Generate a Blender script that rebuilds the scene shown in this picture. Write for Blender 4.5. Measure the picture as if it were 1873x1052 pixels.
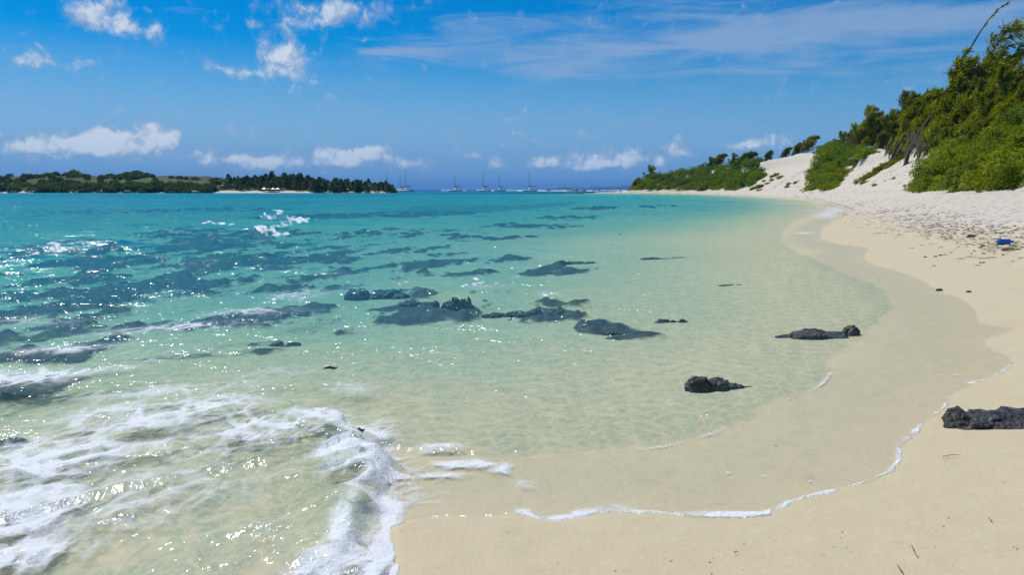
import bpy, bmesh, math, random
import numpy as np
from mathutils import Vector, Matrix, noise as mnoise
from mathutils.kdtree import KDTree
R = math.radians
random.seed(7)
rng = np.random.default_rng(7)
scene = bpy.context.scene
for o in list(bpy.data.objects):
    bpy.data.objects.remove(o)
COL = scene.collection

# ------------------------------------------------------------------ camera
FPX = 1470.0; CX = 936.5; CY = 526.0; HOR = 347.0; H = 1.6      # focal length in photo pixels, horizon row, eye height
PITCH = math.atan((CY - HOR) / FPX)
cam = bpy.data.cameras.new('camera'); camo = bpy.data.objects.new('camera', cam); COL.objects.link(camo)
cam.sensor_width = 36.0; cam.lens = 36.0 * FPX / 1873.0
cam.clip_start = 0.05; cam.clip_end = 60000
camo.location = (0, 0, H); camo.rotation_euler = (math.pi / 2 - PITCH, 0, 0)
scene.camera = camo

# ------------------------------------------------------------------ light
SUN_AZ, SUN_EL = R(-46), R(58)
SUN_STRENGTH, SKY_STRENGTH, EXPOSURE = 4.0, 0.085, 0.0
sun = bpy.data.lights.new('sun', 'SUN'); suno = bpy.data.objects.new('sun', sun); COL.objects.link(suno)
sun.energy = SUN_STRENGTH; sun.angle = R(0.53); sun.color = (1.0, 0.955, 0.88)
sdir = Vector((math.cos(SUN_EL) * math.sin(SUN_AZ), math.cos(SUN_EL) * math.cos(SUN_AZ), math.sin(SUN_EL)))
suno.rotation_euler = sdir.to_track_quat('Z', 'Y').to_euler(); suno.location = sdir * 50
vs = scene.view_settings
vs.view_transform = 'Standard'; vs.look = 'None'; vs.exposure = EXPOSURE; vs.gamma = 1.0; vs.use_curve_mapping = False
scene.display_settings.display_device = 'sRGB'
cy = scene.cycles
cy.max_bounces = 8; cy.transparent_max_bounces = 12; cy.diffuse_bounces = 3; cy.glossy_bounces = 2; cy.transmission_bounces = 4
cy.use_adaptive_sampling = True; cy.adaptive_threshold = 0.018; cy.volume_bounces = 0; cy.sample_clamp_indirect = 4.0; cy.caustics_reflective = False; cy.caustics_refractive = False

# ------------------------------------------------------------------ pixel <-> world (photo measuring aid)
def ray(px, py):
    u = (px - CX) / FPX; v = (CY - py) / FPX
    cp, sp = math.cos(PITCH), math.sin(PITCH)
    return Vector((u, cp + v * sp, -sp + v * cp))
def gp(px, py, z=0.0):
    d = ray(px, py)
    k = (z - H) / min(d.z, -1e-5)
    return Vector((d.x * k, d.y * k, z))
def at(px, py, Y):
    d = ray(px, py); k = Y / d.y
    return Vector((d.x * k, Y, H + d.z * k))
def azel(px, py):
    d = ray(px, py).normalized()
    return math.atan2(d.x, d.y), math.asin(d.z)
def to_px(p):
    cp, sp = math.cos(PITCH), math.sin(PITCH)
    x, y, z = p[0], p[1], p[2] - H
    dep = y * cp - z * sp; up = y * sp + z * cp
    return CX + FPX * x / dep, CY - FPX * up / dep

# ------------------------------------------------------------------ node helper
class NT:
    def __init__(s, tree):
        s.t = tree; s.n = tree.nodes; s.l = tree.links; s.n.clear()
    def new(s, typ, **kw):
        nd = s.n.new(typ)
        for k, v in kw.items(): setattr(nd, k, v)
        return nd
    def put(s, sock, v):
        if v is None: return
        if isinstance(v, bpy.types.NodeSocket): s.l.new(v, sock)
        elif isinstance(v, (int, float)) and hasattr(sock.default_value, '__len__'):
            sock.default_value = [v] * len(sock.default_value)
        else:
            if isinstance(v, tuple) and len(v) == 3 and len(sock.default_value) == 4: v = (*v, 1)
            sock.default_value = v
    def m(s, op, a, b=None, c=None, clamp=False):
        nd = s.new('ShaderNodeMath', operation=op, use_clamp=clamp)
        s.put(nd.inputs[0], a); s.put(nd.inputs[1], b)
        if c is not None: s.put(nd.inputs[2], c)
        return nd.outputs[0]
    def vm(s, op, a, b=None):
        nd = s.new('ShaderNodeVectorMath', operation=op)
        s.put(nd.inputs[0], a); s.put(nd.inputs[1], b)
        return nd.outputs[0]
    def noise(s, vec, scale, detail=3, rough=0.5, dist=0.0, lac=2.0, typ=None):
        nd = s.new('ShaderNodeTexNoise')
        if typ: nd.noise_type = typ
        s.put(nd.inputs['Vector'], vec); s.put(nd.inputs['Scale'], scale); s.put(nd.inputs['Detail'], detail)
        s.put(nd.inputs['Roughness'], rough); s.put(nd.inputs['Distortion'], dist); s.put(nd.inputs['Lacunarity'], lac)
        return nd.outputs[0]
    def voro(s, vec, scale, feature='F1', rnd=1.0):
        nd = s.new('ShaderNodeTexVoronoi', feature=feature)
        s.put(nd.inputs['Vector'], vec); s.put(nd.inputs['Scale'], scale); s.put(nd.inputs['Randomness'], rnd)
        return nd.outputs[0]
    def mp(s, vec, scale=(1, 1, 1), rot=(0, 0, 0), loc=(0, 0, 0)):
        nd = s.new('ShaderNodeMapping')
        s.put(nd.inputs['Vector'], vec); nd.inputs['Scale'].default_value = scale
        nd.inputs['Rotation'].default_value = rot; nd.inputs['Location'].default_value = loc
        return nd.outputs[0]
    def rng(s, v, a, b, c=0.0, d=1.0, smooth=True):
        nd = s.new('ShaderNodeMapRange', interpolation_type='SMOOTHSTEP' if smooth else 'LINEAR')
        s.put(nd.inputs[0], v); s.put(nd.inputs[1], a); s.put(nd.inputs[2], b); s.put(nd.inputs[3], c); s.put(nd.inputs[4], d)
        return nd.outputs[0]
    def mix(s, f, a, b, blend='MIX'):
        nd = s.new('ShaderNodeMix', data_type='RGBA', blend_type=blend)
        s.put(nd.inputs[0], f); s.put(nd.inputs[6], a); s.put(nd.inputs[7], b)
        return nd.outputs[2]
    def ramp(s, f, stops, interp='LINEAR'):
        nd = s.new('ShaderNodeValToRGB'); cr = nd.color_ramp; cr.interpolation = interp
        while len(cr.elements) < len(stops): cr.elements.new(0.5)
        for e, (p, c) in zip(cr.elements, stops):
            e.position = p; e.color = (*c, 1) if len(c) == 3 else c
        s.put(nd.inputs[0], f)
        return nd.outputs[0]
    def attr(s, name):
        return s.new('ShaderNodeAttribute', attribute_name=name).outputs['Fac']
    def pos(s):
        return s.new('ShaderNodeNewGeometry').outputs['Position']
    def bump(s, h, strength=1.0, dist=1.0):
        nd = s.new('ShaderNodeBump'); s.put(nd.inputs['Height'], h); s.put(nd.inputs['Strength'], strength); s.put(nd.inputs['Distance'], dist)
        return nd.outputs[0]
    def mixsh(s, f, a, b):
        nd = s.new('ShaderNodeMixShader'); s.put(nd.inputs[0], f); s.put(nd.inputs[1], a); s.put(nd.inputs[2], b)
        return nd.outputs[0]
    def sh(s, typ, **kw):
        nd = s.new(typ)
        for k, v in kw.items(): s.put(nd.inputs[k.replace('_', ' ')], v)
        return nd.outputs[0]
    def out(s, surf=None, vol=None):
        o = s.new('ShaderNodeOutputMaterial')
        if surf is not None: s.l.new(surf, o.inputs['Surface'])
        if vol is not None: s.l.new(vol, o.inputs['Volume'])

def material(name):
    m = bpy.data.materials.new(name); m.use_nodes = True
    return m, NT(m.node_tree)

# ------------------------------------------------------------------ world: Nishita sky and clouds by direction
world = bpy.data.worlds.new('World'); scene.world = world; world.use_nodes = True
w = NT(world.node_tree)
sky = w.new('ShaderNodeTexSky', sky_type='NISHITA', sun_disc=False, sun_elevation=SUN_EL, sun_rotation=SUN_AZ % (2 * math.pi))
sky.altitude = 0; sky.air_density = 1.0; sky.dust_density = 0.3; sky.ozone_density = 3.0
gen = w.new('ShaderNodeTexCoord').outputs['Generated']
sep = w.new('ShaderNodeSeparateXYZ'); w.l.new(gen, sep.inputs[0])
EL = w.m('ARCSINE', sep.outputs[2]); AZ = w.m('ARCTAN2', sep.outputs[0], sep.outputs[1])
warpn = w.new('ShaderNodeTexNoise'); w.put(warpn.inputs['Vector'], gen); warpn.inputs['Scale'].default_value = 13; warpn.inputs['Detail'].default_value = 5
wsep = w.new('ShaderNodeSeparateColor'); w.l.new(warpn.outputs['Color'], wsep.inputs[0])
AZw = w.m('MULTIPLY_ADD', w.m('SUBTRACT', wsep.outputs[0], 0.5), 0.05, AZ)
ELw = w.m('MULTIPLY_ADD', w.m('SUBTRACT', wsep.outputs[1], 0.5), 0.03, EL)
def blobs(lst):
    tot = None
    for (px, py, rx, ry, a) in lst:
        a0, e0 = azel(px, py)
        da = w.m('DIVIDE', w.m('SUBTRACT', AZw, a0), rx / FPX)
        de = w.m('DIVIDE', w.m('SUBTRACT', ELw, e0), ry / FPX)
        g = w.m('MULTIPLY', w.m('EXPONENT', w.m('MULTIPLY', w.m('MULTIPLY_ADD', da, da, w.m('MULTIPLY', de, de)), -1.0)), a)
        tot = g if tot is None else w.m('ADD', tot, g)
    return tot
cumuli = [(178, 25, 40, 24, 1.0), (235, 48, 26, 12, .6), (290, 52, 15, 14, .55), (90, 108, 48, 18, .7), (520, 100, 38, 38, 1.0), (410, 118, 42, 13, .6),
          (500, 132, 70, 10, .45), (600, 18, 85, 28, .75), (465, 45, 18, 8, .4), (10, 60, 12, 8, .4),
          (205, 252, 42, 26, 1.2), (160, 262, 40, 16, .9), (292, 244, 30, 28, 1.15), (322, 250, 18, 14, .8), (90, 262, 90, 18, .75), (250, 280, 90, 16, .6), (20, 270, 60, 16, .6), (435, 238, 16, 16, .55), (483, 252, 12, 11, .5),
          (610, 280, 34, 15, 1.15), (655, 284, 30, 12, 1.0), (700, 280, 40, 13, 1.05), (560, 296, 120, 13, .75), (480, 298, 50, 16, .75), (770, 298, 60, 12, .7), (840, 275, 14, 14, .4), (905, 303, 16, 11, .6),
          (880, 288, 30, 9, .6), (1110, 300, 60, 9, .6), (1200, 290, 30, 10, .6), (380, 292, 50, 12, .5), (943, 240, 20, 17, .62), (1068, 242, 14, 10, .4), (985, 296, 38, 10, .75), (1075, 287, 48, 17, .95), (1155, 283, 38, 19, .95), (1235, 272, 24, 15, .95), (1265, 282, 18, 8, .6),
          (1375, 264, 42, 16, .9), (1440, 258, 34, 13, .75), (1020, 303, 100, 9, .5)]
B = blobs([(a_, b_, c_, d_, e_ * (.86 if b_ > 215 else 1.0)) for (a_, b_, c_, d_, e_) in cumuli])
far_ns = w.noise(gen, 5.0, 2)                       # the same kind of cumuli go on all round the sky outside the frame
out_az = w.rng(w.m('ABSOLUTE', AZ), 0.62, 0.8)
band = w.m('MULTIPLY', w.m('MULTIPLY', w.rng(EL, 0.0, 0.03), w.rng(EL, 0.9, 0.1)), w.rng(far_ns, 0.47, 0.68))
B = w.m('MULTIPLY_ADD', w.m('MULTIPLY', band, out_az), 0.9, B)
fine = w.noise(gen, 42.0, 9, 0.6, 0.25)
cov = w.rng(w.m('MULTIPLY_ADD', w.m('SUBTRACT', fine, 0.5), 2.25, B), 0.12, 0.95)
edge_hz = w.rng(EL, 0.0, 0.10, 0.62, 0.9)
cov = w.m('MULTIPLY', cov, edge_hz)
# brighter on the side of the sun, bluer in the thin base
gen2 = w.vm('ADD', gen, (-0.0035, 0.0, 0.0075))
fine2 = w.noise(gen2, 42.0, 6, 0.6, 0.25)
lit = w.rng(w.m('MULTIPLY_ADD', w.m('SUBTRACT', fine, fine2), 2.2, w.m('MULTIPLY', B, 0.55)), 0.1, 0.75)
# cirrus
aze = w.new('ShaderNodeCombineXYZ'); w.put(aze.inputs[0], AZ); w.put(aze.inputs[1], EL)
cvec = w.mp(aze.outputs[0], (4.0, 26.0, 1.0), (0, 0, R(-4)))
cir = w.noise(cvec, 1.6, 7, 0.6, 0.9)
C = blobs([(1250, 60, 330, 60, .8), (1600, 40, 300, 30, .9), (1050, 120, 220, 30, .5), (1480, 125, 260, 12, .5), (745, 93, 85, 10, .8), (690, 86, 60, 6, .4), (1150, 95, 300, 40, .35), (1850, 60, 200, 60, .6), (1350, 80, 160, 16, .5), (800, 75, 160, 45, .3)])
C = w.m('ADD', C, w.m('MULTIPLY', w.m('MULTIPLY', out_az, w.rng(w.noise(gen, 2.2, 2), 0.5, 0.7)), 0.4))
cirf = w.m('MULTIPLY', w.rng(w.m('MULTIPLY_ADD', w.m('SUBTRACT', cir, 0.5), 2.4, w.m('MULTIPLY', C, 0.75)), 0.05, 1.25), 0.72)
lowhz = w.m('MULTIPLY', w.rng(EL, 0.20, 0.0), 0.92)
SKYCOL = w.new('ShaderNodeHueSaturation'); w.l.new(sky.outputs[0], SKYCOL.inputs['Color'])
SKYCOL.inputs['Saturation'].default_value = 1.85; SKYCOL.inputs['Value'].default_value = 1.1; SKYCOL.inputs['Hue'].default_value = 0.508
sk = SKYCOL.outputs[0]
sk = w.mix(lowhz, sk, (1.2, 3.6, 7.8))
sk = w.mix(cirf, sk, (3.4, 4.9, 7.4))
cl = w.mix(lit, (3.2, 4.8, 7.4), (7.6, 8.6, 9.8))
sk = w.mix(cov, sk, cl)
bg = w.new('ShaderNodeBackground'); w.l.new(sk, bg.inputs[0]); bg.inputs[1].default_value = SKY_STRENGTH
wo = w.new('ShaderNodeOutputWorld'); w.l.new(bg.outputs[0], wo.inputs[0])

# ------------------------------------------------------------------ mesh helpers
class MB:
    def __init__(s): s.v = []; s.f = []
    def add(s, vs, fs):
        b = len(s.v); s.v.extend([tuple(p) for p in vs]); s.f.extend([tuple(i + b for i in f) for f in fs])
    def tube(s, pts, rad, sides=6, cap=True):
        pts = [Vector(p) for p in pts]; n = len(pts)
        if not hasattr(rad, '__len__'): rad = [rad] * n
        b = len(s.v); ref = None
        for i, p in enumerate(pts):
            t = (pts[min(i + 1, n - 1)] - pts[max(i - 1, 0)])
            t = t.normalized() if t.length > 1e-9 else Vector((0, 0, 1))
            if ref is None: ref = Vector((1, 0, 0)) if abs(t.x) < 0.8 else Vector((0, 1, 0))
            a = t.cross(ref).normalized(); c = a.cross(t).normalized(); ref = c
            for k in range(sides):
                an = 2 * math.pi * k / sides
                s.v.append(tuple(p + (a * math.cos(an) + c * math.sin(an)) * rad[i]))
        for i in range(n - 1):
            for k in range(sides):
                k2 = (k + 1) % sides
                s.f.append((b + i * sides + k, b + i * sides + k2, b + (i + 1) * sides + k2, b + (i + 1) * sides + k))
        if cap:
            s.f.append(tuple(b + k for k in range(sides))[::-1]); s.f.append(tuple(b + (n - 1) * sides + k for k in range(sides)))
    def box(s, c, size, rotz=0.0, taper=1.0):
        cx, cy_, cz = c; sx, sy, sz = (q / 2 for q in size); vs = []
        for dz in (-1, 1):
            k = taper if dz > 0 else 1.0
            for dx, dy in ((-1, -1), (1, -1), (1, 1), (-1, 1)):
                x, y = dx * sx * k, dy * sy * k
                vs.append((cx + x * math.cos(rotz) - y * math.sin(rotz), cy_ + x * math.sin(rotz) + y * math.cos(rotz), cz + dz * sz))
        s.add(vs, [(3, 2, 1, 0), (4, 5, 6, 7), (0, 1, 5, 4), (1, 2, 6, 5), (2, 3, 7, 6), (3, 0, 4, 7)])
    def loft(s, rings, cap=True):
        b = len(s.v); n = len(rings[0])
        for r_ in rings: s.v.extend([tuple(p) for p in r_])
        for i in range(len(rings) - 1):
            for k in range(n):
                k2 = (k + 1) % n
                s.f.append((b + i * n + k, b + i * n + k2, b + (i + 1) * n + k2, b + (i + 1) * n + k))
        if cap:
            s.f.append(tuple(b + k for k in range(n))[::-1]); s.f.append(tuple(b + (len(rings) - 1) * n + k for k in range(n)))
    def mesh(s, name, mat, smooth=True):
        me = bpy.data.meshes.new(name); me.from_pydata(s.v, [], s.f); me.update()
        if mat: me.materials.append(mat)
        if smooth: me.polygons.foreach_set('use_smooth', [True] * len(me.polygons))
        return me
    def build(s, name, mat, parent=None, smooth=True):
        o = bpy.data.objects.new(name, s.mesh(name, mat, smooth)); COL.objects.link(o)
        if parent: o.parent = parent
        return o
def tag(o, label=None, cat=None, group=None, kind=None):
    if label: o['label'] = label
    if cat: o['category'] = cat
    if group: o['group'] = group
    if kind: o['kind'] = kind
    return o
def empty(name, loc, rz=0.0, scale=1.0):
    o = bpy.data.objects.new(name, None); COL.objects.link(o); o.location = loc; o.rotation_euler = (0, 0, rz); o.scale = (scale,) * 3
    o.empty_display_size = 0.2
    return o
def copy_tree(o, kids, parent=None):
    c = o.copy(); COL.objects.link(c)
    if parent: c.parent = parent
    for ch in kids.get(o.name, []): copy_tree(ch, kids, c)
    return c
def kids_of(root):
    d = {}
    for o in [root] + list(root.children_recursive): d[o.name] = list(o.children)
    return d
def np_mesh(name, co, faces, mat, attrs=None, smooth=True):
    me = bpy.data.meshes.new(name)
    me.vertices.add(len(co)); me.vertices.foreach_set('co', np.asarray(co, np.float32).ravel())
    nf = len(faces); me.loops.add(nf * faces.shape[1]); me.loops.foreach_set('vertex_index', faces.astype(np.int32).ravel())
    me.polygons.add(nf); me.polygons.foreach_set('loop_start', np.arange(0, nf * faces.shape[1], faces.shape[1], dtype=np.int32))
    me.update(calc_edges=True); me.validate()
    if smooth: me.polygons.foreach_set('use_smooth', np.ones(len(me.polygons), bool))
    for k, v in (attrs or {}).items():
        a = me.attributes.new(k, 'FLOAT', 'POINT'); a.data.foreach_set('value', np.asarray(v, np.float32))
    me.materials.append(mat)
    o = bpy.data.objects.new(name, me); COL.objects.link(o)
    return o

# numpy noise
def _h(ix, iy, seed):
    n = (ix.astype(np.int64) * 374761393 + iy.astype(np.int64) * 668265263 + seed * 974711) & 0xffffffff
    n = ((n ^ (n >> 13)) * 1274126177) & 0xffffffff
    return ((n ^ (n >> 16)) & 0xffffff) / float(0xffffff)
def vn(x, y, seed=0):
    x0 = np.floor(x); y0 = np.floor(y); fx = x - x0; fy = y - y0
    fx = fx * fx * fx * (fx * (fx * 6 - 15) + 10); fy = fy * fy * fy * (fy * (fy * 6 - 15) + 10)
    a = _h(x0, y0, seed); b = _h(x0 + 1, y0, seed); c = _h(x0, y0 + 1, seed); d = _h(x0 + 1, y0 + 1, seed)
    return (a * (1 - fx) + b * fx) * (1 - fy) + (c * (1 - fx) + d * fx) * fy
def fbm(x, y, seed=0, oct=4, gain=0.5):
    t = 0; a = 1; s = 0
    for i in range(oct):
        k = 2.03 ** i; ca, sa = math.cos(i * 1.1), math.sin(i * 1.1)
        t = t + a * vn((x * ca - y * sa) * k + 17.3 * i, (x * sa + y * ca) * k - 9.1 * i, seed + i); s += a; a *= gain
    return t / s
def sst(a, b, x):
    t = np.clip((x - a) / (b - a), 0, 1); return t * t * (3 - 2 * t)
def seg_dist(P, poly, closed=False):
    best = np.full(len(P), 1e18); n = len(poly)
    for i in range(n if closed else n - 1):
        a = poly[i]; b = poly[(i + 1) % n]; ab = b - a; L = float(ab @ ab) or 1e-12
        t = np.clip(((P - a) @ ab) / L, 0, 1)
        d = P - a - t[:, None] * ab
        best = np.minimum(best, (d * d).sum(1))
    return np.sqrt(best)
def inside(P, poly):
    r = np.zeros(len(P), bool); n = len(poly); x, y = P[:, 0], P[:, 1]
    for i in range(n):
        x1, y1 = poly[i]; x2, y2 = poly[(i + 1) % n]
        if y1 == y2: continue
        c = ((y1 > y) != (y2 > y)) & (x < (x2 - x1) * (y - y1) / (y2 - y1) + x1)
        r ^= c
    return r
def sdf(P, poly):
    d = seg_dist(P, poly, True); return np.where(inside(P, poly), d, -d)
def chaikin(pts, n=2, closed=False):
    p = np.array(pts, float)
    for _ in range(n):
        q = []
        for i in range(len(p) - 1):
            q.append(p[i] * .75 + p[i + 1] * .25); q.append(p[i] * .25 + p[i + 1] * .75)
        p = np.vstack([p[:1], np.array(q), p[-1:]])
    return p

# ------------------------------------------------------------------ shoreline, dune foot
def g2(px, py, z=0.1):
    p = gp(px, py, z); return (p.x, p.y)
edge_px = [(738, 1052), (722, 990), (728, 952), (850, 946), (950, 943), (1000, 958), (1060, 950), (1125, 940), (1250, 947), (1380, 946), (1425, 937), (1470, 915), (1560, 894), (1620, 872),
           (1645, 850), (1650, 825), (1668, 800), (1700, 768), (1736, 745), (1738, 722), (1775, 705), (1830, 688), (1857, 668), (1845, 652), (1800, 634), (1806, 618), (1860, 604), (1850, 597), (1792, 594),
           (1788, 575), (1768, 548), (1712, 532), (1690, 512), (1640, 495), (1590, 482), (1578, 468), (1598, 453), (1525, 446), (1498, 436), (1506, 416), (1535, 398)]
shore_near = chaikin([(-30, -90), (-9, -30), (-2.6, -4), (-1.1, 0.5)] + [g2(*p) for p in edge_px], 2)
shore_far = chaikin([(22.5, 55), g2(1562, 384, .15), (33, 82), (46.5, 124), (54.5, 172), (63, 225), (64, 275), (58, 315), (49.5, 350), (45.5, 400), (46, 450), (53, 500), (75, 540), (160, 570), (500, 580)], 2)
land = np.vstack([shore_near, shore_far, [[900, 580], [900, -90]]])
foot = chaikin([(8, -90), (13, -40), (17, -5), (21.5, 20), (26.8, 42), (31.8, 62), (42.0, 92), (55.0, 146), (62.5, 195), (71, 245), (73, 280), (66, 325), (57, 362), (56, 385), (66, 410), (90, 425), (130, 430)], 3)

front2 = chaikin([g2(*p, 0.05) for p in [(700, 812), (760, 826), (850, 836), (950, 832), (1050, 824), (1130, 812), (1200, 812), (1290, 790), (1375, 762), (1386, 742), (1440, 725), (1500, 706), (1520, 678), (1512, 655), (1560, 625), (1610, 590), (1640, 560), (1610, 525), (1530, 495), (1470, 465), (1420, 440), (1440, 410), (1465, 385)]], 2)
bore = chaikin([g2(*p, 0.1) for p in [(640, 760), (690, 790), (722, 830), (752, 880), (748, 925), (722, 960), (730, 1000), (748, 1056), (760, 1110)]], 2)

def beach_z(P):
    s = sdf(P, land)
    q = np.maximum(-s, 0)
    df = seg_dist(P, foot); 
    zf = 1.62
    t = np.clip(s, 0, None) / (np.clip(s, 0, None) + df + 1e-6)
    up = 0.1 + (zf - 0.1) * (0.75 * t + 0.25 * sst(0, 1, t))
    inland = inside(P, np.vstack([foot, [[900, 430], [900, -90]]]))
    up = np.where(inland, zf - 0.25, up)
    dep = np.interp(q, [0, 4, 12, 25, 60, 130, 260, 420, 470, 560, 900, 20000], [-.1, .16, .66, 1.0, 1.6, 2.2, 2.6, 3.0, 6, 9, 14, 20])
    z = np.where(s > 0, up, -dep)
    return z, s

def ell(P, cx, cy_, rx, ry):
    c = gp(cx, cy_, 0.0); d = math.hypot(c.x, c.y)
    a = rx * d / FPX; near = gp(cx, cy_ + ry, 0.0); far = gp(cx, max(cy_ - ry, HOR + 1.2), 0.0)
    bn = max((c - near).length, 0.03); bf = max((far - c).length, 0.05)
    er = np.array([c.x, c.y]) / d; et = np.array([er[1], -er[0]])
    D = P - np.array([c.x, c.y])
    rad_ = D @ er
    return np.exp(-((D @ et) / a) ** 2 - (rad_ / np.where(rad_ > 0, bf, bn)) ** 2)

reef_px = [(280, 470, 430, 70, .60), (330, 415, 330, 22, .50), (80, 600, 150, 60, .66), (30, 700, 90, 70, .75), (650, 450, 260, 34, .46), (820, 535, 260, 20, .46), (420, 402, 120, 13, 1.0), (330, 395, 80, 8, .6), (150, 412, 120, 7, .8), (110, 435, 110, 5, .7), (560, 432, 150, 16, .9), (700, 400, 160, 9, .7), (250, 490, 240, 26, .95), (60, 505, 110, 24, .95),
           (340, 530, 230, 22, .9), (640, 455, 170, 14, .8), (480, 515, 140, 14, .8), (60, 590, 110, 28, .95), (30, 655, 80, 40, .95), (20, 730, 60, 30, .85), (20, 785, 28, 14, .9), (160, 570, 130, 20, .75),
           (80, 460, 120, 12, .75), (230, 460, 100, 9, .7), (800, 425, 110, 6, .6), (960, 391, 75, 4, .9), (1035, 379, 60, 3, .8), (640, 372, 140, 3, .8), (300, 364, 180, 2.4, .7), (860, 470, 90, 6, .6), (690, 518, 130, 5, 1.0),
           (830, 536, 110, 7, .9), (970, 553, 80, 8, 1.0), (1020, 470, 60, 7, 1.0), (480, 600, 70, 10, .45), (520, 625, 40, 6, .5), (350, 590, 130, 9, .45), (740, 545, 60, 10, .7), (1120, 575, 60, 14, .55), (1160, 598, 50, 5, .5),
           (620, 560, 40, 9, .5), (900, 500, 60, 5, .5), (930, 447, 60, 4, .6), (1090, 367, 40, 2, .8), (1190, 366, 40, 2, .5), (1130, 412, 26, 2.2, .5), (560, 396, 60, 6, .7), (470, 445, 120, 12, .8), (380, 445, 90, 10, .8), (900, 408, 90, 4, .5), (760, 440, 90, 6, .6)]
foam_px = [(40, 690, 120, 22, .62), (150, 678, 110, 10, .5), (250, 765, 250, 46, .60), (90, 840, 150, 64, .70), (520, 800, 190, 50, .66), (330, 820, 200, 30, .42), (650, 862, 80, 52, 1.05), (440, 845, 150, 26, .5), (640, 705, 70, 22, .34), (700, 960, 40, 60, 1.25),
           (715, 1035, 36, 40, 1.25), (60, 950, 110, 60, .62), (40, 1030, 130, 50, .6), (300, 930, 330, 80, .40), (540, 1010, 200, 60, .30), (640, 930, 60, 50, .5), (560, 545, 70, 16, .5), (330, 600, 220, 9, .45), (480, 575, 130, 9, .5), (60, 592, 80, 14, .55), (120, 640, 110, 9, .5),
           (330, 640, 160, 8, .35), (420, 690, 190, 14, .33), (300, 715, 190, 18, .45), (700, 800, 45, 32, .8), (800, 838, 60, 9, .62), (850, 868, 90, 14, .62), (920, 880, 34, 16, .55), (800, 895, 60, 14, .5), (960, 915, 30, 16, .4), (250, 660, 90, 6, .4), (620, 500, 50, 6, .3), (900, 525, 60, 8, .3), (1000, 540, 40, 10, .3),
           (1500, 386, 40, 6, .42), (1545, 380, 20, 4, .45), (1470, 430, 30, 5, .4), (1440, 372, 60, 2, .35), (1600, 470, 30, 5, .25)]

# ------------------------------------------------------------------ polar grid shared by ground and sea
azs = np.concatenate([np.radians(np.arange(-180, -42, 4.0)), np.radians(np.arange(-42, 42, 0.12)), np.radians(np.arange(42, 180, 4.0))])
K = 803.0 * H
pr = np.concatenate([np.arange(2400, 460, -26.0), np.arange(460, 80, -1.5), np.arange(80, 8, -0.75), np.arange(8, 1.4, -0.3)])
rs = np.concatenate([[0.02], K / pr, np.geomspace(K / 1.35, 12500, 14)])
A_, R_ = np.meshgrid(azs, rs)
PX = (R_ * np.sin(A_)).ravel(); PY = (R_ * np.cos(A_)).ravel(); PR = R_.ravel()
PXY = np.stack([PX, PY], 1)
na, nr = len(azs), len(rs)
ii, jj = np.meshgrid(np.arange(nr - 1), np.arange(na), indexing='ij')
j2 = (jj + 1) % na
QUADS = np.stack([ii * na + jj, ii * na + j2, (ii + 1) * na + j2, (ii + 1) * na + jj], -1).reshape(-1, 4)[:, ::-1]

gz, sd = beach_z(PXY)
reef = np.zeros(len(PX))
for (a, b, c, d, k) in reef_px: reef = np.maximum(reef, k * ell(PXY, a, b, c, d))
rn = fbm(PX * 1.1, PY * 0.5, 31, 5, .6); rn2 = fbm(PX * 0.12, PY * 0.05, 35, 4)
reef = np.clip(reef * 1.1 + (rn - 0.5) * 2.9 * sst(.03, .25, reef) + (rn2 - .5) * 0.5 * (reef > .05), 0, 1.2)
reef += 0.45 * sst(0.56, 0.72, fbm(PX * .02 + 5, PY * .008, 61, 3)) * (sd < -40) * (PR > 60) * (PR < 420)
reef = np.clip(reef, 0, 1) * sst(-1.0, -3.0, sd)
reef = sst(0.12, 0.95, reef)
lump = fbm(PX * 1.7, PY * 1.7, 41, 4)
gz = np.where(sd < -0.5, np.minimum(gz + reef * (lump - 0.25) * 0.30, np.maximum(-0.07, gz)), gz)
ripple = (fbm(PX * 3.0, PY * 3.0, 51, 4) - 0.5)
gz = gz + ripple * 0.012 * sst(0.3, 1.5, np.abs(sd)) + (fbm(PX * .35, PY * .35, 52, 3) - .5) * 0.10 * sst(1.0, 5.0, sd)
gz += (fbm(PX * 1.3, PY * 1.3, 53, 3) - .5) * 0.07 * sst(2.0, 5.0, sd)

# sea surface
wr = R(25)
wx = PX * math.cos(wr) + PY * math.sin(wr); wy = -PX * math.sin(wr) + PY * math.cos(wr)
q = np.maximum(-sd, 0)
amp = np.interp(q, [0, 1.5, 5, 12, 30, 80], [0.0, .015, .06, .13, .20, .22])
wv = (fbm(wx * .55, wy * .26, 71, 3, .45) - .5) * 1.7 + (fbm(wx * 1.9, wy * 1.1, 74, 3) - .5) * .55
sea = amp * wv
crest = np.zeros(len(PX))
for (a, b, c, d, k) in [(485, 426, 46, 4.5, .26), (542, 407, 46, 3.5, .28), (498, 393, 26, 2.6, .26), (110, 462, 90, 8, .20), (60, 492, 110, 9, .18), (230, 462, 70, 6, .15), (830, 640, 60, 22, .05), (720, 600, 60, 20, .05)]:
    crest += k * ell(PXY, a, b, c, d)
sea += crest * (0.8 + 0.5 * fbm(PX * 2, PY * 2, 77, 2))
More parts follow.
